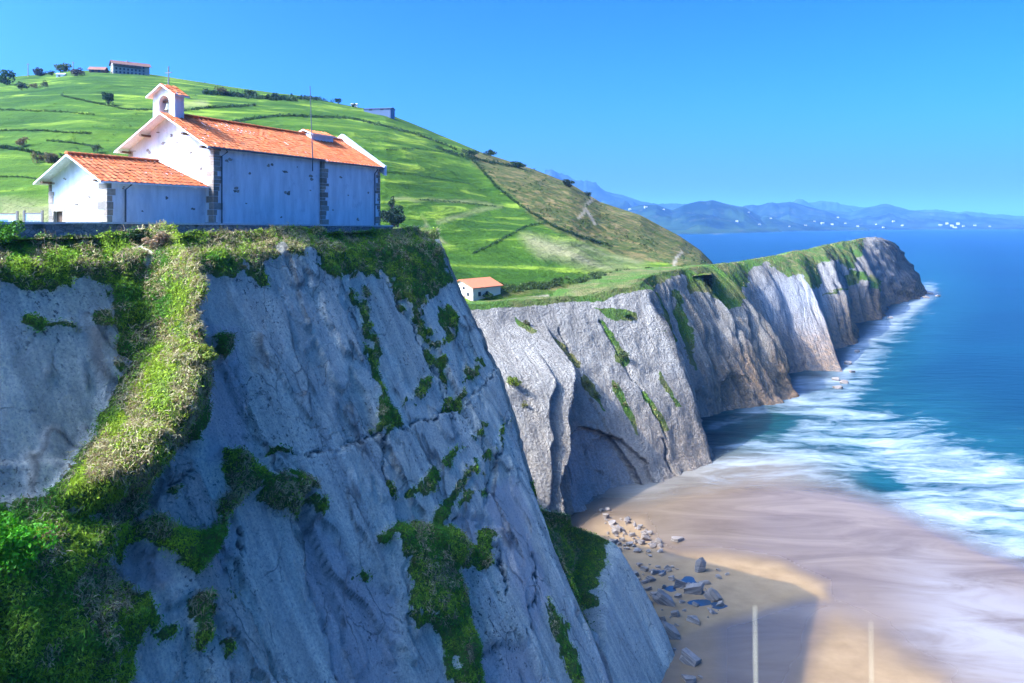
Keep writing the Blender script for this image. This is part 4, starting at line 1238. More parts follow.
def board(px0, px1, Y, ztop, label, pics):
    a, b = at(px0, HY, Y), at(px1, HY, Y)
    w = b.x - a.x
    e = empty('information_board', (a.x, Y, BASE - .1), 0.0)
    tag(e, label, 'sign')
    zt = ztop + 1.9 + .1
    p = MB().box(0, w, 0, .05, zt - .95, zt).build('panel', M['info'], e)
    for k, (u0, u1, v0, v1, mat) in enumerate(pics):
        MB().box(w * u0, w * u1, -.012, -.002, zt - .95 * v1, zt - .95 * v0).build('printed_picture', mat, p)
    MB().box(-.12, -.01, -.03, .08, 0, zt + .14).build('post', M['post'], e)
    MB().box(w + .01, w + .12, -.03, .08, 0, zt + .14).build('post', M['post'], e)


sky_print = simple('blue_print', (.16, .30, .52), .5); green_print = simple('green_print', (.25, .40, .22), .5); dark_print = simple('grey_print', (.34, .36, .38), .5); rule_print = simple('brown_print', (.30, .22, .16), .5)
board(-6, 16, 50, .55, 'white information board with a blue and green landscape picture behind the wall', [(.1, .62, .42, .9, sky_print), (.3, .9, .55, .8, green_print), (.02, .98, .0, .06, rule_print)])
board(25, 41, 50, .58, 'grey information board with small grey pictures between two posts', [(.1, .26, .5, .8, dark_print), (.34, .5, .5, .8, dark_print), (.58, .74, .52, .8, dark_print), (.8, .92, .52, .8, dark_print), (.02, .98, .0, .06, rule_print)])

# ------------------------------------------------------------------ vegetation
def unit(v):
    return v / (np.linalg.norm(v, axis=-1, keepdims=True) + 1e-9)


def leaf_quads(c, size, col, up=0.25):
    """a diamond leaf at each centre, turned at random"""
    n = len(c)
    a = unit(rng.normal(size=(n, 3))); b = rng.normal(size=(n, 3)); b[:, 2] *= .6
    b = unit(np.cross(a, b + [0, 0, up]))
    s = (np.asarray(size) * np.ones(n))[:, None]
    V = np.stack([c - a * s, c + b * s * .55, c + a * s, c - b * s * .55], 1)
    return V.reshape(-1, 3), np.arange(4 * n).reshape(n, 4), np.repeat(col, 4, 0)


def crown_points(n, center, rad, lumps=14, seed=0, hollow=.55, flat=1.0):
    g = np.random.default_rng(seed)
    lc = unit(g.normal(size=(lumps, 3))) * g.uniform(.25, .85, (lumps, 1)); lr = g.uniform(.28, .52, lumps)
    k = g.integers(0, lumps, n)
    d = unit(g.normal(size=(n, 3))) * (g.uniform(hollow, 1, (n, 1)) ** .6)
    p = lc[k] + d * lr[k][:, None]
    p[:, 2] *= flat
    tone = g.uniform(.75, 1.25, lumps)[k]
    return np.asarray(center) + p * np.asarray(rad), tone


def tint(base, tone, var=.25):
    n = len(tone)
    c = np.asarray(base)[None, :] * tone[:, None] * rng.uniform(1 - var, 1 + var, (n, 1))
    c[:, 0] *= rng.uniform(.8, 1.3, n)
    return np.clip(c, .004, .9)


def cloud_obj(name, parts, mat, parent=None):
    Vs, Fs, Cs, b = [], [], [], 0
    for V, Fc, C in parts:
        Vs.append(V); Fs.append(Fc + b); Cs.append(C); b += len(V)
    return mesh_np(name, np.concatenate(Vs), np.concatenate(Fs), mat, None, np.concatenate(Cs), False, parent)


def tree(name, p, h, rad, base, label, cat, group=None, n=900, leaf=None, flat=1.0, trunk=.35, seed=0, lumps=14, hollow=.5):
    """a tapered trunk with limbs under a crown of leaves; p is the foot"""
    e = empty(name, p)
    tag(e, label, cat, group)
    rx = np.array(rad, float)
    cz = h - rx[2] * .95
    pts, tone = crown_points(n, (0, 0, cz), rx, lumps, seed, hollow, flat)
    leaf = leaf or rx[0] * .09
    cloud_obj('crown', [leaf_quads(pts, leaf * rng.uniform(.6, 1.3, n), tint(base, tone))], M['leaf'], e)
    m = MB(); g = random.Random(seed)
    tr = max(.04, h * .028)
    m.tube([(0, 0, -.4), (tr * .4, 0, h * trunk * .6), (0, tr * .5, cz)], [tr, tr * .8, tr * .4], 7)
    for k in range(5):
        th = g.uniform(0, 6.28); q = g.uniform(.45, .8)
        m.tube([(0, 0, h * trunk * g.uniform(.7, 1)), (rx[0] * q * .5 * math.cos(th), rx[1] * q * .5 * math.sin(th), cz - rx[2] * .2), (rx[0] * q * math.cos(th), rx[1] * q * math.sin(th), cz + rx[2] * g.uniform(-.1, .4))], [tr * .5, tr * .3, tr * .1], 5)
    m.build('trunk', M['bark'], e)
    return e


def mesh_arrays(P):
    """centres, normals and areas of the quads of a vertex grid"""
    a, b, c, d = P[:-1, :-1], P[:-1, 1:], P[1:, 1:], P[1:, :-1]
    n = np.cross(c - a, d - b)
    ar = np.linalg.norm(n, axis=-1) * .5
    return a, b, c, d, -unit(n), ar


def scatter(P, wgt, count, seed=0):
    g = np.random.default_rng(seed)
    a, b, c, d, n, ar = mesh_arrays(P)
    wq = (wgt[:-1, :-1] + wgt[1:, 1:]) * .5 * ar
    pr = wq.ravel() / wq.sum()
    k = g.choice(len(pr), count, p=pr)
    u, v = g.uniform(size=(2, count, 1))
    A, B, C, D = (q.reshape(-1, 3)[k] for q in (a, b, c, d))
    return (A * (1 - u) + D * u) * (1 - v) + (B * (1 - u) + C * u) * v, n.reshape(-1, 3)[k], k


def blades(p, n, ln, wd, col, nb=5, up=.6, spread=.6, droop=.25, seed=0):
    g = np.random.default_rng(seed)
    N = len(p) * nb
    p = np.repeat(p, nb, 0) + g.normal(0, .10, (N, 3)); n = np.repeat(n, nb, 0); col = np.repeat(col, nb, 0)
    L = np.repeat(np.asarray(ln) * np.ones(N // nb), nb) * g.uniform(.55, 1.3, N)
    d = unit(n * .7 + np.array([0, 0, up]) + g.normal(0, spread, (N, 3)))
    sd = unit(np.cross(d, g.normal(size=(N, 3)))) * (wd * g.uniform(.6, 1.3, (N, 1)))
    mid = p + d * (L * .55)[:, None]
    tip = mid + unit(d * .8 + np.array([0, 0, -droop * 2])) * (L * .5)[:, None]
    V = np.stack([p - sd, p + sd, mid + sd * .7, mid - sd * .7, tip], 1).reshape(-1, 3)
    i = np.arange(N)[:, None] * 5
    col = np.clip(col * g.uniform(.7, 1.3, (N, 1)), .004, .9)
    return V, i + np.array([[0, 1, 2, 3]]), i + np.array([[3, 2, 4]]), np.repeat(col, 5, 0)


def grass_obj(name, sets, label, cat='grass'):
    Vs, Q, T, Cs, b = [], [], [], [], 0
    for V, q, t, c in sets:
        Vs.append(V); Q.append(q + b); T.append(t + b); Cs.append(c); b += len(V)
    o = mesh_np(name, np.concatenate(Vs), [np.concatenate(Q), np.concatenate(T)], M['grass'], None, np.concatenate(Cs))
    return tag(o, label, cat, kind='stuff')


GREEN, DGREEN, YGREEN, STRAW, BROWN = (np.array(c) for c in ((.23, .43, .018), (.11, .29, .022), (.38, .46, .04), (.50, .41, .20), (.26, .18, .09)))

# grass and herbs on the near cliff, denser where the mask says
nwv = CP.shape[0] - CN[2] * 0
P_ = CP[:CS.shape[0]]; wg = CVEG[:CS.shape[0]]
pxm, pym = to_px(P_)
inview = ((pxm > -60) & (pym < 730)).astype(float)
p, n, k = scatter(P_, np.clip(wg - .5, 0, 1) * inview * (30.0 / np.maximum(P_[:, :, 1], 25)) ** 1.2, 52000, 3)
qx, qy = to_px(p)
dryn = fbm(p[:, 0] * .8 + p[:, 1] * .4, p[:, 2] * .8, 501, 5)
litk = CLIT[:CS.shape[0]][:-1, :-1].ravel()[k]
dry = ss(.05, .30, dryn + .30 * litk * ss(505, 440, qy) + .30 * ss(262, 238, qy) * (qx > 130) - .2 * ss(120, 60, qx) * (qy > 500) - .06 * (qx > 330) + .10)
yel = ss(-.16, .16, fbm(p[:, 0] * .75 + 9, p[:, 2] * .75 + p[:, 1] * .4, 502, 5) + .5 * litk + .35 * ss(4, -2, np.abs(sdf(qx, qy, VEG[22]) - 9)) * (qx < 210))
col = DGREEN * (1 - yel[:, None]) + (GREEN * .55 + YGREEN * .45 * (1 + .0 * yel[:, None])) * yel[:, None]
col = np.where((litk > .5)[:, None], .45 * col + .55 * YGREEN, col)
mossy = ss(-1, 4, sdf(qx, qy + 6, VEG[22])) * (qx < 212)
col = col * (1 - .85 * mossy[:, None]) + .85 * mossy[:, None] * np.array([.42, .60, .03])
pick = rng.uniform(size=len(p)) < dry * .72 * (1 - mossy)
col = np.where(pick[:, None], np.where(rng.uniform(size=(len(p), 1)) < .7, STRAW, BROWN), col)
ln = np.where(pick, .46, .28) * rng.uniform(.6, 1.3, len(p))
# leafy undergrowth among the grass
kk = rng.choice(len(p), 26000, replace=False)
kk = kk[(~pick[kk]) | (rng.uniform(size=len(kk)) < .2)]
leafp = np.repeat(p[kk], 3, 0) + rng.normal(0, .13, (len(kk) * 3, 3)) + np.repeat(n[kk], 3, 0) * rng.uniform(.02, .22, (len(kk) * 3, 1))
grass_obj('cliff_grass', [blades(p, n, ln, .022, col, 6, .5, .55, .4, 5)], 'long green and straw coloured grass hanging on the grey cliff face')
lo = cloud_obj('cliff_undergrowth', [leaf_quads(leafp, rng.uniform(.05, .12, len(leafp)), np.clip(np.repeat(col[kk], 3, 0) * rng.uniform(.6, 1.4, (len(leafp), 1)), .004, .9))], M['leaf'])
tag(lo, 'low leafy green undergrowth covering the ledges of the grey cliff', 'undergrowth', kind='stuff')


def shrub_at(bvh, name, px, py, rpx, base, label, cat, group=None, n=600, seed=0, flat=.8, leaf=None, deep=None, hollow=.45, lumps=12):
    h, nn = ray(bvh, px, py)
    if h is None:
        return None
    r = rpx / F * h.y
    e = empty(name, h)
    tag(e, label, cat, group)
    dr = (deep or .75) * r
    pts, tone = crown_points(n, (0, 0, .15 * r), (r, dr, r * flat), lumps, seed, hollow)
    pts[:, 1] -= .15 * r
    lf = leaf or max(r * .10, .05)
    cloud_obj('foliage', [leaf_quads(pts, lf * rng.uniform(.6, 1.3, n), tint(base, tone))], M['leaf'], e)
    m = MB(); g = random.Random(seed)
    for q in range(5):
        th = g.uniform(0, 6.28)
        m.tube([(0, .1 * r, -.35 * r), (.3 * r * math.cos(th), .2 * r * math.sin(th), .1 * r), (.6 * r * math.cos(th), .4 * r * math.sin(th), .45 * r * flat)], [r * .03, r * .022, r * .01], 5)
    m.build('stems', M['bark'], e)
    return e


shrub_at(CB, 'shrub', 12, 552, 40, (.08, .34, .012), 'bright green leafy shrub at the foot of the lit grassy rib', 'shrub', n=5200, seed=2, leaf=.09, lumps=26)
shrub_at(CB, 'shrub', 204, 357, 13, (.26, .32, .05), 'small round yellow green tuft alone on the bare grey slab', 'shrub', n=1100, seed=3, leaf=.07)
shrub_at(CB, 'shrub', 6, 240, 22, (.05, .16, .01), 'fresh green bush against the stone wall beside the information boards', 'shrub', n=1500, seed=4, leaf=.08)
shrub_at(CB, 'shrub', 140, 238, 15, (.016, .05, .008), 'dark green bush under the stone wall below the annex', 'shrub', n=1300, seed=5, leaf=.08)
shrub_at(CB, 'shrub', 158, 246, 15, (.30, .22, .13), 'dry brown bramble at the top of the lit grassy rib', 'shrub', n=1400, seed=6, leaf=.09)
# dark thicket in the gully behind the edge of the main slab
th_ = empty('thicket', face_pos(np.array([face_sv(570, 550, -3)[0]]), np.array([face_sv(570, 550, -3)[1]]), np.array([-3.0]))[0])
tag(th_, 'dark green thicket filling the gully beside the lower slab', 'thicket')
P_g = CP[:CS.shape[0]]; gx, gy = to_px(P_g)
gw = ss(-3, 4, sdf(gx, gy, GULLY)); gw[:CN[0]] = 0
p, n, k = scatter(P_g, gw, 9000, 8)
tone = .75 + .5 * vnoise(p[:, 0] * .8 + p[:, 1] * .4, p[:, 2] * .8, 77)
p = p + n * rng.uniform(0, .7, (len(p), 1)) * (.4 + vnoise(p[:, 0] * .7, p[:, 2] * .7, 78))[:, None] - np.array(th_.location)
cloud_obj('foliage', [leaf_quads(p, rng.uniform(.08, .2, len(p)), tint((.04, .17, .02), tone))], M['leaf'], th_)

# ------------------------------------------------------------------ hill: hedges, bushes, trees
HEDGES = [
    ([(209, 126), (240, 121), (279, 116), (314, 117), (352, 119), (382, 126), (411, 133), (434, 141), (456, 150)], 1.6, 'long dark hedge curving across the hill above the chapel roof', 1),
    ([(205, 94), (224, 95), (250, 98), (276, 100), (297, 101)], 3.2, 'thick row of bushes below the hilltop right of the bell gable', 1),
    ([(298, 99), (320, 100), (340, 103), (356, 107)], 2.4, 'dark hedge along the skyline left of the blue barn', 1),
    ([(0, 110), (30, 111), (60, 112), (94, 115)], 1.1, 'thin dark hedge across the upper pasture at the frame edge', 0),
    ([(47, 141), (70, 143), (97, 147)], 1.3, 'short hedge on the pasture left of the bell gable', 0),
    ([(0, 148), (24, 151), (52, 158)], 2.2, 'broad dark hedge beside the dry brown bushes', 0),
    ([(0, 177), (18, 177), (36, 179)], 1.1, 'low hedge on the pasture just above the annex roof height', 0),
    ([(61, 96), (84, 101), (108, 106), (129, 110), (152, 110)], 1.2, 'sloping hedge running past the lone round tree', 1),
    ([(182, 111), (210, 108), (256, 106)], 1.6, 'hedge right of the bell gable under the bush row', 1),
    ([(473, 254), (496, 243), (506, 237), (516, 232), (526, 227), (546, 223)], 1.5, 'broken hedge climbing the lower field above the cream house', 0),
    ([(463, 151), (478, 166), (496, 187), (516, 203), (536, 216), (556, 228), (579, 237), (612, 247)], 1.8, 'dark hedge dividing the green pasture from the brown heath', 1),
    ([(385, 150), (420, 149), (448, 153), (470, 160)], .9, 'thin hedge line halfway down the green slope right of the chapel', 0),
    ([(0, 131), (40, 131), (90, 134)], 1.3, 'low hedge line on the pasture just over the dry brown bushes', 0),
    ([(60, 155), (92, 157), (126, 160)], 1.4, 'dark hedge line left of the nave gable near the eave', 0),
    ([(184, 120), (196, 122), (210, 122)], 1.6, 'short dark hedge touching the foot of the bell gable', 1),
    ([(385, 172), (420, 176), (470, 184)], .8, 'faint hedge line in the middle of the green slope', 0),
    ([(420, 200), (460, 203), (497, 207)], 1.0, 'hedge line below the middle of the green slope ending at the broken hedge', 0),
    ([(436, 148), (448, 152), (470, 158), (490, 163), (520, 168)], 1.8, 'scrubby hedge near the skyline above the brown heath', 1),
]
for hi, (pts, hp, lab, dk) in enumerate(HEDGES):
    base = None; cen = []; rad = []
    g = np.random.default_rng(900 + hi)
    for i in range(len(pts) - 1):
        a, b = np.array(pts[i], float), np.array(pts[i + 1], float)
        L = np.hypot(*(b - a))
        for q in np.arange(0, 1, .55 / L):
            if g.uniform() < .10:
                continue
            c = a + (b - a) * q + g.normal(0, .35, 2)
            h, _ = ray(HB, *c)
            if h is not None:
                cen.append(h); rad.append(hp / F * h.y * g.uniform(.5, 1.25))
    if not cen:
        continue
    o0 = cen[0]
    P = np.array([c - o0 for c in cen]); rr = np.array(rad)
    nn = 22
    pp = np.repeat(P, nn, 0) + unit(rng.normal(size=(len(P) * nn, 3))) * np.repeat(rr, nn)[:, None] * rng.uniform(.4, 1, (len(P) * nn, 1))
    pp[:, 2] += np.repeat(rr, nn) * .55
    tone = np.repeat(g.uniform(.6, 1.4, len(P)), nn)
    hd = cloud_obj('hedge', [leaf_quads(pp, np.repeat(rr, nn) * rng.uniform(.22, .45, len(pp)), tint((.022, .055, .010) if dk else (.025, .065, .012), tone))], M['leaf'])
    hd.location = o0
    tag(hd, lab, 'hedge')


def hill_plant(name, px, py, hpx, wpx, base, label, cat, group=None, n=700, seed=0, flat=1.0, deep=1.0):
    h, _ = ray(HB, px, py)
    if h is None:
        return
    k = h.y / F
    return tree(name, h, hpx * k, (wpx * k / 2, wpx * k / 2 * deep, hpx * k * .5), base, label, cat, group, n, wpx * k * .055, flat, .35, seed)


DK = (.020, .055, .012)
hill_plant('tree', 108, 105.5, 15, 13, (.014, .045, .016), 'lone round dark green tree on the pasture left of the bell gable', 'tree', n=1200, seed=21)
hill_plant('tree', 6, 85, 15, 16, (.018, .06, .012), 'dark leafy tree on the skyline at the very edge of the hill', 'tree', n=1200, seed=22)
hill_plant('bush', 22, 90, 9, 12, (.028, .05, .022), 'grey green bush beside the dark skyline tree', 'bush', n=700, seed=23)
hill_plant('tree', 45, 89, 9, 8, (.045, .055, .028), 'small thin tree below the pale shed on the hill', 'tree', n=500, seed=24)
hill_plant('bush', 34, 89, 6, 10, (.10, .08, .04), 'brown leafless bush between two small trees on the hill', 'bush', n=400, seed=25)
hill_plant('bush', 38, 76, 8, 13, (.035, .04, .03), 'dark bare crowned bush near the utility pole on the hill', 'bush', n=700, seed=26)
hill_plant('bush', 51, 76, 6, 10, (.02, .045, .014), 'dark bush left of the pale shed', 'bush', n=500, seed=27)
hill_plant('bush', 64, 72, 8, 16, (.055, .09, .016), 'olive green rounded bush behind the pale shed', 'bush', n=800, seed=28)
hill_plant('bush', 78, 76, 8, 14, (.05, .045, .03), 'brown green bush between pale shed and farmhouse', 'bush', n=700, seed=29)
hill_plant('bush', 22, 147, 10, 13, (.16, .12, .05), 'uppermost dry brown bush above the annex roof', 'bush', n=700, seed=31)
hill_plant('bush', 37, 163, 11, 12, (.17, .12, .05), 'tall dry brown bush between two others above the annex', 'bush', n=700, seed=32)
hill_plant('bush', 52, 165, 12, 22, (.13, .11, .04), 'widest dry brown bush touching the annex roof outline', 'bush', n=1000, seed=33)
hill_plant('bush', 97, 153, 9, 12, (.04, .06, .02), 'dark bush just left of the nave roof eave', 'bush', n=500, seed=34)
hill_plant('tree', 338, 104, 6, 9, (.016, .05, .012), 'dark round tree on the skyline left of the blue barn', 'tree', n=600, seed=35)
hill_plant('tree', 568, 187, 9, 13, (.020, .04, .012), 'dark bush standing on the skyline above the path', 'tree', n=800, seed=36)
hill_plant('bush', 588, 197, 6, 8, (.020, .042, .012), 'small dark bush right of the skyline bush above the path', 'bush', n=500, seed=37)
hill_plant('bush', 490, 158, 9, 14, (.014, .045, .012), 'large dark bush on the skyline where the heath begins', 'bush', n=800, seed=38)
hill_plant('bush', 518, 168, 7, 17, (.022, .055, .012), 'wide dark bush near the skyline over the heath', 'bush', n=800, seed=39)
hill_plant('bush', 473, 156, 7, 13, (.018, .05, .012), 'dark bush at the left corner of the brown heath', 'bush', n=700, seed=40)
hill_plant('bush', 222, 95, 8, 14, (.10, .09, .03), 'brownish bush at the left end of the thick bush row', 'bush', n=700, seed=41)
hill_plant('bush', 250, 97, 7, 16, (.03, .06, .015), 'dark bush in the middle of the thick bush row', 'bush', n=700, seed=42)
hill_plant('bush', 276, 100, 7, 16, (.018, .05, .012), 'darkest bush at the right of the thick bush row', 'bush', n=700, seed=43)
# wind-bent pine right of the chapel, its foot hidden by the cliff edge
h_, _ = ray(HB, 394, 276)
kp = h_.y / F
tree('pine_tree', h_, (276 - 207) * kp, (15 * kp, 14 * kp, 10 * kp), (.016, .045, .026), 'dark low pine tree behind the right end of the chapel', 'tree', None, 2600, 1.1 * kp, 1.0, .6, 51, 18)
h_, _ = ray(HB, 392, 262)
kp = h_.y / F
tree('sapling', h_, (262 - 197) * kp, (5 * kp, 5 * kp, 7 * kp), (.03, .06, .02), 'slim young tree rising over the dark low pine', 'tree', None, 420, .8 * kp, 1.0, .6, 52, 8)

# scrub of the heath and of the field's lower border: nobody could count it
cen, rad, tn = [], [], []
g = np.random.default_rng(77)
tx, ty = g.uniform(0, 470, 5000), g.uniform(76, 225, 5000)
tk = g.uniform(size=5000) < .22 * ss(.58, .72, vnoise(tx * .03, ty * .08, 71) * .6 + vnoise(tx * .1, ty * .2, 72) * .4)
xs_ = g.uniform(455, 712, 5200); ys_ = g.uniform(150, 275, 5200)
ok = sdf(xs_, ys_, HEATH) > 1.5
dens = vnoise(xs_ * .045, ys_ * .09, 61) * .6 + vnoise(xs_ * .15, ys_ * .3, 62) * .4
ok &= g.uniform(size=5200) < ss(.42, .68, dens) * .8
bx = [(x, y, g.uniform(.7, 1.7)) for x, y in zip(xs_[ok], ys_[ok])]
for x in np.arange(486, 705, .8):
    yb = 296 - (x - 480) * .115 + 1.2 * math.sin(x * .21)
    for q in range(3):
        if vnoise(np.array([x * .06]), np.array([q * 3.1]), 63)[0] > .42:
            bx.append((x, yb - g.uniform(0, 5 + 5 * vnoise(np.array([x * .03]), np.array([4.0]), 64)[0]), g.uniform(1.2, 3.0)))
for x in np.arange(622, 668, .9):
    bx.append((x, 281 - (x - 622) * .12 - g.uniform(0, 5), g.uniform(1.5, 3.0)))
bx += [(x, y, g.uniform(.5, 1.2)) for x, y in zip(tx[tk], ty[tk])]
for x, y, r in bx:
    h, _ = ray(HB, x, y)
    if h is not None:
        cen.append(h); rad.append(r / F * h.y); tn.append(g.uniform(.55, 1.6))
P = np.array(cen); rr = np.array(rad); nn = 26
pp = np.repeat(P, nn, 0) + unit(rng.normal(size=(len(P) * nn, 3))) * np.repeat(rr, nn)[:, None] * rng.uniform(.4, 1, (len(P) * nn, 1)) * np.array([1.25, 1.25, .75])
pp[:, 2] += np.repeat(rr, nn) * .35
sc = cloud_obj('scrub', [leaf_quads(pp, np.repeat(rr, nn) * rng.uniform(.22, .42, len(pp)), tint((.040, .070, .012), np.repeat(np.array(tn), nn)))], M['leaf'])
tag(sc, 'dark scrub dotted over the brown heath, the pasture and the foot of the field', 'scrub', kind='stuff')

# coast cliff: scrub and grass on its top, single bushes on the slab of the cove
cw = np.clip(KVEG - .5, 0, 1)
cw = cw * (60.0 / np.maximum(KP[:, :, 1], 60))
p, n, k = scatter(KP, cw, 22000, 12)
tone = .55 + vnoise(p[:, 0] * .12, p[:, 1] * .12 + p[:, 2] * .1, 88) * .9
dryk = vnoise(p[:, 0] * .2 + 5, p[:, 2] * .3 + p[:, 1] * .1, 89) > .60
p = p + n * rng.uniform(0, .5, (len(p), 1))
col = np.where(dryk[:, None], tint((.26, .21, .07), tone), tint((.075, .145, .018), tone))
kc = cloud_obj('cliff_top_scrub', [leaf_quads(p, rng.uniform(.15, .42, len(p)) * (p[:, 1] / 200) ** .6, col)], M['leaf'])
tag(kc, 'low green and dry scrub along the top of the pale coast cliff', 'scrub', kind='stuff')
shrub_at(KB, 'bush', 513, 383, 8, (.17, .24, .02), 'bright yellow green bush on the left of the pale slab', 'bush', n=900, seed=61)
shrub_at(KB, 'bush', 524, 405, 5, (.19, .19, .05), 'yellowish tuft just below the bright yellow green bush', 'bush', n=400, seed=62)
shrub_at(KB, 'bush', 622, 357, 7, (.08, .11, .03), 'olive bush in the upper middle of the pale slab', 'bush', n=600, seed=63)
shrub_at(KB, 'bush', 588, 385, 6, (.14, .17, .03), 'upper bush of the yellow green row right of the tall shadow', 'bush', n=500, seed=64)
shrub_at(KB, 'bush', 597, 397, 6, (.12, .15, .03), 'lower bush of the yellow green row right of the tall shadow', 'bush', n=500, seed=65)
shrub_at(KB, 'bush', 614, 386, 5, (.16, .16, .05), 'pale tuft at the top of the long dotted row of plants', 'bush', n=400, seed=66)
shrub_at(KB, 'bush', 624, 404, 4, (.15, .15, .05), 'pale tuft in the middle of the long dotted row of plants', 'bush', n=300, seed=67)
shrub_at(KB, 'bush', 626, 316, 6, (.05, .12, .02), 'green bush below the white scar at the cliff top', 'bush', n=500, seed=68, flat=.5)
shrub_at(KB, 'bush', 526, 324, 5, (.10, .10, .04), 'dull tuft near the top of the pale slab left of the shadow', 'bush', n=400, seed=69)

# ------------------------------------------------------------------ houses
def gable_house(name, foot, rz, L, Wd, he, hr, label, cat, wallm, roofcol, over=.5, windows=(), doors=(), group=None, chim=None, base=1.5, balcony=None):
    """x along the ridge, y across (front eave wall at y = 0, gable wall at x = 0); windows: (wall 'x'|'y', along, sill, width, height)"""
    e = empty(name, foot, rz)
    tag(e, label, cat, group)
    MB().prism([(0, -base), (Wd, -base), (Wd, he), (Wd / 2, hr), (0, he)], 0, L, 'x').build('wall', wallm, e)
    tn = (hr - he) / (Wd / 2)
    m = MB(); t = .18
    for sgn in (0, 1):
        ye, yr = (-over, Wd / 2) if sgn == 0 else (Wd + over, Wd / 2)
        ze = he - over * tn + .03
        q = [(-over, ye, ze), (L + over, ye, ze), (L + over, yr, hr + .03), (-over, yr, hr + .03)]
        m.add(q + [(p[0], p[1], p[2] + t) for p in q], [(0, 1, 2, 3), (7, 6, 5, 4), (0, 4, 5, 1), (1, 5, 6, 2), (2, 6, 7, 3), (3, 7, 4, 0)], roofcol)
    r = m.build('roof', M['tile'], e)
    if chim:
        MB().box(chim[0] - .35, chim[0] + .35, chim[1] - .35, chim[1] + .35, hr - 1.2, hr + .8).build('chimney', wallm, r)
    for wl, a, z, w, h in windows:
        if wl == 'x':
            f = MB().box(-.05, -.002, a, a + w, z, z + h).build('window', M['shutter'], e)
            MB().box(-.075, -.052, a + w * .12, a + w * .88, z + h * .08, z + h * .92).build('pane', M['glass'], f)
        else:
            f = MB().box(a, a + w, -.05, -.002, z, z + h).build('window', M['shutter'], e)
            MB().box(a + w * .12, a + w * .88, -.075, -.052, z + h * .08, z + h * .92).build('pane', M['glass'], f)
    for wl, a, w, h in doors:
        b = (-.08, -.003, a, a + w, 0, h) if wl == 'x' else (a, a + w, -.08, -.003, 0, h)
        MB().box(*b).build('door', M['wood'], e)
    if balcony:
        z, x0, x1 = balcony
        MB().box(x0, x1, -.9, -.01, z, z + .15).box(x0, x1, -.9, -.84, z + .16, z + 1.0).build('balcony', M['wood'], e)
    return e


# cream house on the edge of the field: gable towards the camera, on the left
h, _ = ray(HB, 470, 301)
k = h.y / F


def cream_house():
    W_, L_ = 36 * k, 44 * k
    # x along the ridge to the right, the gable wall faces the camera's left
    e = gable_house('farmhouse', h + Vector((3 * k, 0, 0)), R(20), L_, W_ * .9, 13 * k, 20 * k, 'cream house with an orange tiled roof at the edge of the field above the cove', 'house', M['cream'], (.60, .18, .065), 2.2 * k,
                    [('y', 8 * k, 4 * k, 4 * k, 4.5 * k), ('y', 20 * k, 4 * k, 4 * k, 4.5 * k), ('x', 5 * k, 4.5 * k, 3 * k, 3.6 * k), ('x', 16 * k, 4.5 * k, 3 * k, 3.6 * k), ('x', 10.8 * k, 11 * k, 3 * k, 2.6 * k)], [('x', 10.5 * k, 3.5 * k, 4.5 * k)], None, None)
    e.rotation_euler.z = R(52)
    return e


cream_house()
h2, _ = ray(HB, 449, 292)
if h2:
    k2 = h2.y / F
    gable_house('outbuilding', h2, R(40), 12 * k2, 11 * k2, 7 * k2, 11 * k2, 'small stone outbuilding with a faded roof half hidden by the cliff', 'house', M['stone'], (.42, .24, .16), 1.2 * k2)
hill_plant('bush', 488, 300, 8, 13, (.03, .08, .012), 'green bush in front of the right side of the cream house', 'bush', n=500, seed=71)
hill_plant('bush', 462, 303, 4, 6, (.02, .05, .012), 'low dark bush at the gable of the cream house', 'bush', n=300, seed=72)

# big farmhouse on the hilltop
def on_hill(px, py):
    p, _ = ray(HB, px, py)
    return p


M['oldwall'] = simple('weathered_render', (.40, .36, .29), .9)
pB = on_hill(113, 73.5); kB = pB.y / F
wins = [('y', (2.2 + 3.6 * i) * kB, z * kB, 1.7 * kB, 2.1 * kB) for i in range(8) for z in (1.0, 4.4, 7.6)]
wins += [('x', (1.6 + 3.4 * i) * kB, z * kB, 1.6 * kB, 2.0 * kB) for i in range(3) for z in (1.0, 4.4, 7.8)]
gable_house('farmhouse', pB, RZ - R(30), 34 * kB, 13 * kB, 10.5 * kB, 14.2 * kB, 'large white farmhouse with rows of dark windows on top of the hill', 'house', M['oldwall'], (.17, .075, .04), 1.6 * kB, wins, [('x', 5 * kB, 2 * kB, 2.4 * kB)], None, (14 * kB, 6 * kB), 4, (7.4 * kB, 1 * kB, 26 * kB))
pB2 = on_hill(92, 72.5); kB = pB2.y / F
gable_house('outbuilding', pB2 + Vector((-3 * kB, 0, 0)), R(8), 14 * kB, 10 * kB, 3.4 * kB, 6.4 * kB, 'low brown barn with a wide tiled roof beside the hilltop farmhouse', 'barn', M['wood'], (.24, .10, .05), 1.4 * kB, [('y', 2 * kB, .6 * kB, 3 * kB, 2.2 * kB), ('y', 8 * kB, .6 * kB, 3 * kB, 2.2 * kB)], (), None, None, 4)
pB3 = on_hill(56, 77.5); kB = pB3.y / F
gable_house('shed', pB3, R(10), 8 * kB, 5 * kB, 3.2 * kB, 4.6 * kB, 'small pale green shed among the bushes on the hilltop', 'shed', M['info'], (.40, .45, .42), .4 * kB, [('y', 2 * kB, 1 * kB, 2 * kB, 1.2 * kB)], (), None, None, 3)
pB4 = on_hill(364, 111.5); kB = pB4.y / F
gable_house('barn', pB4, R(-12), 28 * kB, 12 * kB, 2.2 * kB, 3.6 * kB, 'long low blue grey barn on the skyline right of the chapel mast', 'barn', M['slate'], (.03, .05, .10), .6 * kB, [('y', 5 * kB, .8 * kB, 4 * kB, 1.4 * kB), ('y', 17 * kB, .8 * kB, 4 * kB, 1.4 * kB)], (), None, None, 4)
pB5 = on_hill(351, 106.5); kB = pB5.y / F
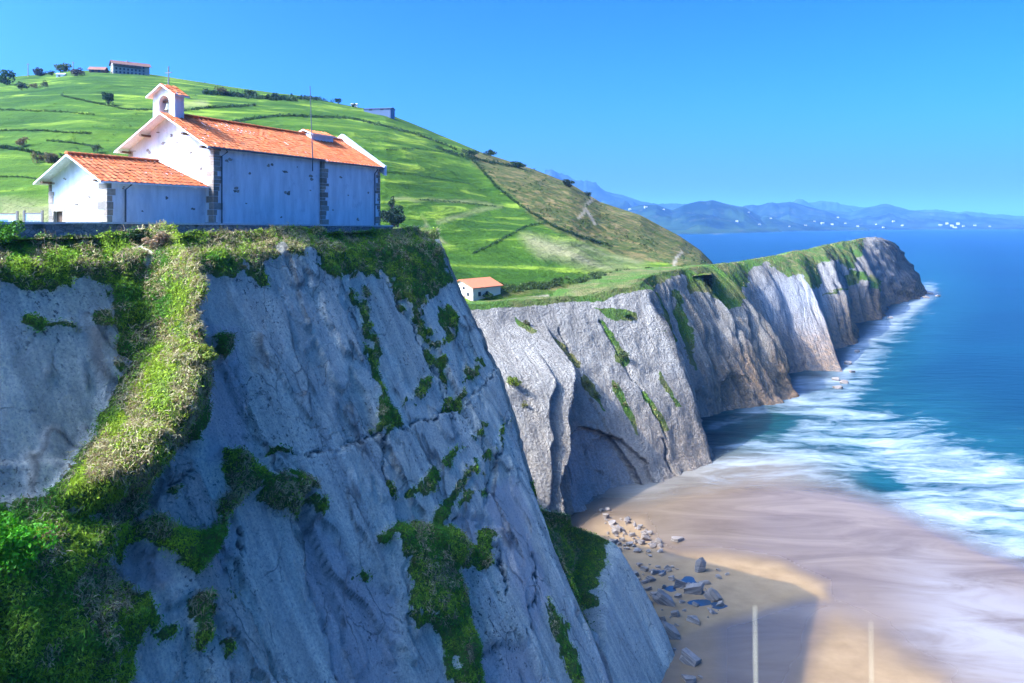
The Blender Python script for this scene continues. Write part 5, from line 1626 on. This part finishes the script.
gable_house('shed', pB5, R(5), 6 * kB, 4 * kB, 2.0 * kB, 3.0 * kB, 'tiny white hut on the skyline next to the blue barn', 'shed', M['white'], (.5, .48, .45), .3 * kB, [('y', 2 * kB, .6 * kB, 1.2 * kB, .9 * kB)], (), None, None, 3)


def pole(px, py, hpx, label, arms=True):
    p = on_hill(px, py)
    kk = p.y / F
    e = empty('utility_pole', p)
    tag(e, label, 'pole')
    MB().tube([(0, 0, -.5), (0, 0, hpx * kk)], [.24, .16], 8).build('post', M['post'], e)
    if arms:
        MB().box(-.9, .9, -.10, .10, hpx * kk * .88, hpx * kk * .88 + .16).build('crossarm', M['post'], e)


pole(28, 77, 14, 'thin wooden utility pole left of the dark hilltop bushes')
pole(73, 73.5, 12, 'thin utility pole between the pale shed and the barn')

# town and farms on the far shore
ft = [(646, 208, 5, 3), (630, 210, 4, 2.5), (664, 210, 3, 2), (737, 222, 4, 2.5), (749, 213, 3, 2), (760, 225, 4, 2), (771, 219, 3, 2), (823, 224, 5, 3), (832, 225, 4, 2.4), (815, 222, 3.4, 2), (806, 226, 4, 2), (790, 227, 3, 2), (846, 224, 3, 2), (838, 218, 3, 2),
      (858, 227, 4, 2.4), (894, 222, 4, 2.4), (902, 226, 4, 2.2), (941, 226, 5, 3), (947, 224.5, 4, 3.4), (952, 226.5, 5, 3), (958, 225, 5, 4), (964, 227, 4, 2.6), (955, 228, 6, 2.2), (975, 226, 4, 2), (990, 227, 3, 2), (884, 228, 4, 2), (876, 225, 3, 2)]
M['farwall'] = simple('far_wall', (.36, .36, .35), .9)
pool = ['white far house on the wooded hills across the bay']
for i, (x, y, w, hgt) in enumerate(ft):
    hit = None
    for b in FHB:
        q, _ = ray(b, x, y)
        if q is not None and (hit is None or q.y < hit.y):
            hit = q
    if hit is None:
        continue
    kk = hit.y / F
    m = MB()
    L, D, Hh = w * kk * .62, w * kk * .4, hgt * kk * .45
    m.prism([(0, -10), (D, -10), (D, Hh), (D / 2, Hh * 1.35), (0, Hh)], -L / 2, L / 2, 'x')
    o = m.build('far_house', M['farwall'])
    o.location = hit; o.rotation_euler.z = random.uniform(-.5, .5)
    tag(o, 'tiny white house seen across the bay on the far blue shore', 'house', 'far houses across the bay')

# ------------------------------------------------------------------ rocks on the beach
def rock(px, py, wpx, hpx, label, group=None, seed=0, tilt=0.0, yaw=None, slab=False, sunk=.25):
    g = np.random.default_rng(seed + 1000)
    p, _ = ray(BB, px, py)
    if p is None:
        p = on_z(px, py, .3)
    kk = p.y / F
    w, hh_ = wpx * kk, hpx * kk
    sx, sy, sz = w / 2 * (1.0 if slab else .9), w / 2 * g.uniform(.45, .75), max(hh_ * (.33 if slab else .55), .10)
    bm = bmesh.new()
    if slab:
        nl = int(g.integers(2, 5)); z0 = -sz
        ang = np.sort(g.uniform(0, 6.28, int(g.integers(5, 8))))
        for L_ in range(nl):
            th = 2 * sz / nl * g.uniform(.8, 1.2)
            ox, oy = g.normal(0, .08, 2) * (sx, sy)
            q = []
            for zz, sc_ in ((z0, 1.0), (z0 + th * .96, g.uniform(.9, 1.0))):
                q.append([bm.verts.new((sx * math.cos(a_) * sc_ * g.uniform(.86, 1.05) + ox, sy * math.sin(a_) * sc_ * g.uniform(.86, 1.05) + oy, zz + g.normal(0, .04) * sz)) for a_ in ang])
            n_ = len(ang)
            bm.faces.new(q[0][::-1]); bm.faces.new(q[1])
            for a_ in range(n_):
                bm.faces.new((q[0][a_], q[0][(a_ + 1) % n_], q[1][(a_ + 1) % n_], q[1][a_]))
            z0 += th
            ang = ang + g.normal(0, .06, len(ang))
    else:
        for v in np.sign(q0 := unit(g.normal(size=(16, 3)))) * np.abs(q0) ** .75:
            bm.verts.new((v[0] * sx, v[1] * sy, v[2] * sz))
        r = bmesh.ops.convex_hull(bm, input=bm.verts)
        bmesh.ops.delete(bm, geom=[v for v in bm.verts if not v.link_faces], context='VERTS')
    bmesh.ops.recalc_face_normals(bm, faces=bm.faces)
    me = bpy.data.meshes.new('rock')
    bm.to_mesh(me); bm.free()
    me.materials.append(M['brock'])
    o = bpy.data.objects.new('rock', me)
    COL.objects.link(o)
    o.location = (p.x, p.y, p.z + sz * (1 - 2 * sunk))
    o.rotation_euler = (g.uniform(-.1, .1), tilt, g.uniform(-.5, .5) if yaw is None else yaw)
    tag(o, label, 'rock', group)
    return o


rock(700, 571, 14, 17, 'largest sunlit pale boulder standing alone on the wet sand', None, 1, .15)
rock(679, 541, 17, 7, 'low flat tan rock half sunk in the wet sunlit sand', None, 2, 0, None, True)
rock(722, 578, 14, 6, 'low sunlit rock right of the pale boulder', None, 3, 0, None, True)
rock(691, 663, 28, 16, 'long pale slab lying alone on the shaded sand', None, 4, .5, -.5, True, .2)
rock(669, 636, 24, 20, 'banded tilted block below the flat greenish slab in the shade', None, 5, .5, -.5, True)
rock(695, 623, 24, 8, 'flat pale greenish slab on the shaded sand', None, 6, .1, -.2, True)
rock(665, 604, 26, 17, 'big dark tilted block in the middle of the shaded rock pile', None, 7, .55, -.4, True)
rock(693, 594, 26, 18, 'widest layered block at the blue puddle in the shade', None, 8, -.3, .3, True)
rock(713, 600, 18, 16, 'outermost pair of upright layered slabs in the shaded pile', None, 9, .7, -.5, True)
rock(640, 599, 22, 12, 'long slab against the foot of the cliff in the shade', None, 10, .5, -.6, True)
rock(680, 588, 15, 12, 'dark block just left of the bright blue puddle', None, 11, .4, None, True)
spots = [(632, 576, 14, 9), (643, 571, 13, 8), (650, 581, 12, 8), (656, 574, 12, 7), (661, 588, 10, 8), (672, 580, 9, 7), (648, 590, 10, 7), (655, 596, 11, 8), (696, 606, 8, 6), (711, 613, 11, 7), (684, 611, 5, 4), (675, 616, 11, 9), (661, 621, 15, 10), (652, 612, 9, 7), (688, 681, 18, 9), (700, 678, 6, 4), (705, 584, 12, 5),
         (720, 606, 9, 8), (678, 597, 9, 6), (644, 583, 9, 6), (638, 588, 9, 6), (656, 630, 9, 7), (664, 656, 8, 5), (674, 650, 5, 3), (682, 603, 7, 5), (700, 587, 9, 7), (668, 571, 8, 5), (650, 604, 9, 7), (676, 626, 6, 4)]
g_ = np.random.default_rng(11)
sx_, sy_ = g_.uniform(620, 730, 900), g_.uniform(556, 650, 900)
q_ = sdf(sx_, sy_, [(618, 556), (660, 562), (704, 578), (730, 606), (704, 622), (680, 646), (664, 640), (645, 606)])
keep = (q_ > 0) & (g_.uniform(size=900) < .20 * ss(.3, .75, vnoise(sx_ * .07, sy_ * .09, 19)) + .03)
spots += [(a, b, w_, w_ * .6) for a, b, w_ in zip(sx_[keep], sy_[keep], np.clip(g_.lognormal(1.3, .5, keep.sum()), 2, 11))]
for i, (x, y, w, hgt) in enumerate(spots):
    rock(x, y, w, hgt, 'small dark broken rock in the shaded pile at the cliff foot', 'rocks piled in the shade at the cliff foot', 300 + i, random.uniform(-.6, .6), None, True)
g_ = np.random.default_rng(5)
lx, ly = g_.uniform(598, 672, 700), g_.uniform(505, 562, 700)
q_ = sdf(lx, ly, [(600, 508), (616, 512), (642, 524), (668, 552), (650, 558), (628, 552), (608, 540)])
keep = (q_ > 0) & (g_.uniform(size=700) < .45 * ss(.3, .7, vnoise(lx * .09, ly * .12, 9)) + .06)
lit_spots = [(a, b, w_, w_ * .6) for a, b, w_ in zip(lx[keep], ly[keep], np.clip(g_.lognormal(1.25, .55, keep.sum()), 2, 13))] + [(612, 524, 9, 6), (621, 531, 10, 6), (632, 536, 9, 5), (640, 528, 8, 5), (630, 546, 11, 6), (641, 544, 10, 6), (652, 546, 11, 4), (645, 537, 9, 6), (622, 541, 9, 6), (615, 534, 8, 6), (637, 552, 9, 5), (627, 523, 8, 5), (606, 518, 8, 6), (650, 534, 8, 4), (660, 552, 8, 3), (718, 571, 6, 3), (727, 575, 6, 3), (612, 544, 8, 6), (620, 551, 8, 6)]
for i, (x, y, w, hgt) in enumerate(lit_spots):
    rock(x, y, w, hgt, 'small sunlit tan rock in the rubble where the two cliffs meet', 'sunlit rubble between the two cliffs', 90 + i, random.uniform(-.4, .4))
reef = [(845, 383, 12, 5), (838, 388, 12, 5), (852, 372, 9, 5), (848, 364, 10, 6), (836, 380, 10, 6), (930, 294, 8, 3), (938, 296, 6, 2), (926, 298, 8, 4), (858, 352, 8, 4), (890, 318, 7, 3)]
for i, (x, y, w, hgt) in enumerate(reef):
    o = rock(x, y, w, hgt, 'dark wave washed rock at the foot of the far headland', 'wave washed rocks at the headland', 130 + i, 0)
    q = on_z(x, y, 0.1); o.location = (q.x, q.y, .2); o.scale = [q.y / max(o.location.y, 1)] * 3

# puddles between the rocks
for x, y, a, b in ((689, 582, 9, 5), (702, 603, 12, 4), (671, 589, 6, 3), (660, 572, 6, 2.5), (718, 606, 8, 3)):
    p, _ = ray(BB, x, y)
    kk = p.y / F
    V = [(p.x + a * kk * math.cos(t) * (1 + .25 * math.sin(3 * t + x)), p.y + b * kk * 2.2 * math.sin(t) * (1 + .2 * math.cos(2 * t + y)), p.z + .03) for t in np.linspace(0, 2 * math.pi, 25)[:-1]]
    o = mesh_np('puddle', [(p.x, p.y, p.z + .035)] + V, np.array([(0, 1 + i, 1 + (i + 1) % 24) for i in range(24)]), M['puddle'] if 'puddle' in M else None)
    if 'puddle' not in M:
        t = NT('puddle_water'); t.P(Base_Color=(.03, .06, .09), Roughness=.04); M['puddle'] = t.m; o.data.materials.append(t.m)
    tag(o, 'shallow blue puddle between the shaded beach rocks', 'puddle', 'puddles between the rocks')

# ------------------------------------------------------------------ the photographer's ledge with two dry stalks, out of focus close to the lens
lx_ = np.linspace(-4, 4, 33); ly_ = np.linspace(-3.5, 1.9, 25)
X_, Y_ = np.meshgrid(lx_, ly_, indexing='ij')
Z_ = ZC - 1.62 + .06 * fbm(X_, Y_, 601, 4) - .5 * ss(1.2, 1.9, Y_) - .4 * ss(2.8, 4, np.abs(X_))
top_ = np.stack([X_, Y_, Z_], -1); n_ = X_.size
low_ = np.stack([X_, Y_, Z_ - .5], -1)
rim = [i * 25 for i in range(33)] + [32 * 25 + j for j in range(1, 25)] + [i * 25 + 24 for i in range(31, -1, -1)] + [j for j in range(23, 0, -1)]
sk = np.array([(rim[i], rim[(i + 1) % len(rim)], rim[(i + 1) % len(rim)] + n_, rim[i] + n_) for i in range(len(rim))])
tag(mesh_np('ground', np.concatenate([top_.reshape(-1, 3), low_.reshape(-1, 3)]), np.concatenate([grid_faces(33, 25), grid_faces(33, 25, True) + n_, sk]), M['hill'], dict(heath=np.zeros(2 * n_), path=np.zeros(2 * n_), pale=np.full(2 * n_, .4))), kind='structure')
for px_, py_, Yd, r_, lab in ((755, 606, 1.45, .0014, 'pale blurred dry stalk rising in front of the shaded sand'), (871, 622, 1.35, .0008, 'fainter blurred dry stalk rising in front of the sunlit sand')):
    tp = at(px_, py_, Yd)
    gz = ZC - 1.62
    e = empty('dry_stalk', (tp.x + .01, tp.y, gz))
    tag(e, lab, 'dry stalk')
    hgt_ = tp.z - gz
    MB().tube([(0, 0, -.05), (-.004, 0, hgt_ * .5), (-.009, 0, hgt_ * .9), (-.01, 0, hgt_)], [r_ * 1.3, r_ * 1.1, r_, r_ * .6], 7).build('stem', M['stalk'], e)

# ------------------------------------------------------------------ the air over the bay
t = NT('bay_haze')
t.t.nodes.remove(t.b)
pv = t.n('VolumePrincipled', Color=(0.17, 0.42, 0.90), Density=0.000085, Anisotropy=0.0)
t.t.links.new(pv.outputs[0], t.out.inputs['Volume'])
hz = MB().box(-26000, 26000, -3000, 38000, -4.5, 620).build('haze', t.m)
tag(hz, 'pale blue haze over the sea that fades the far shore', 'haze', kind='stuff')
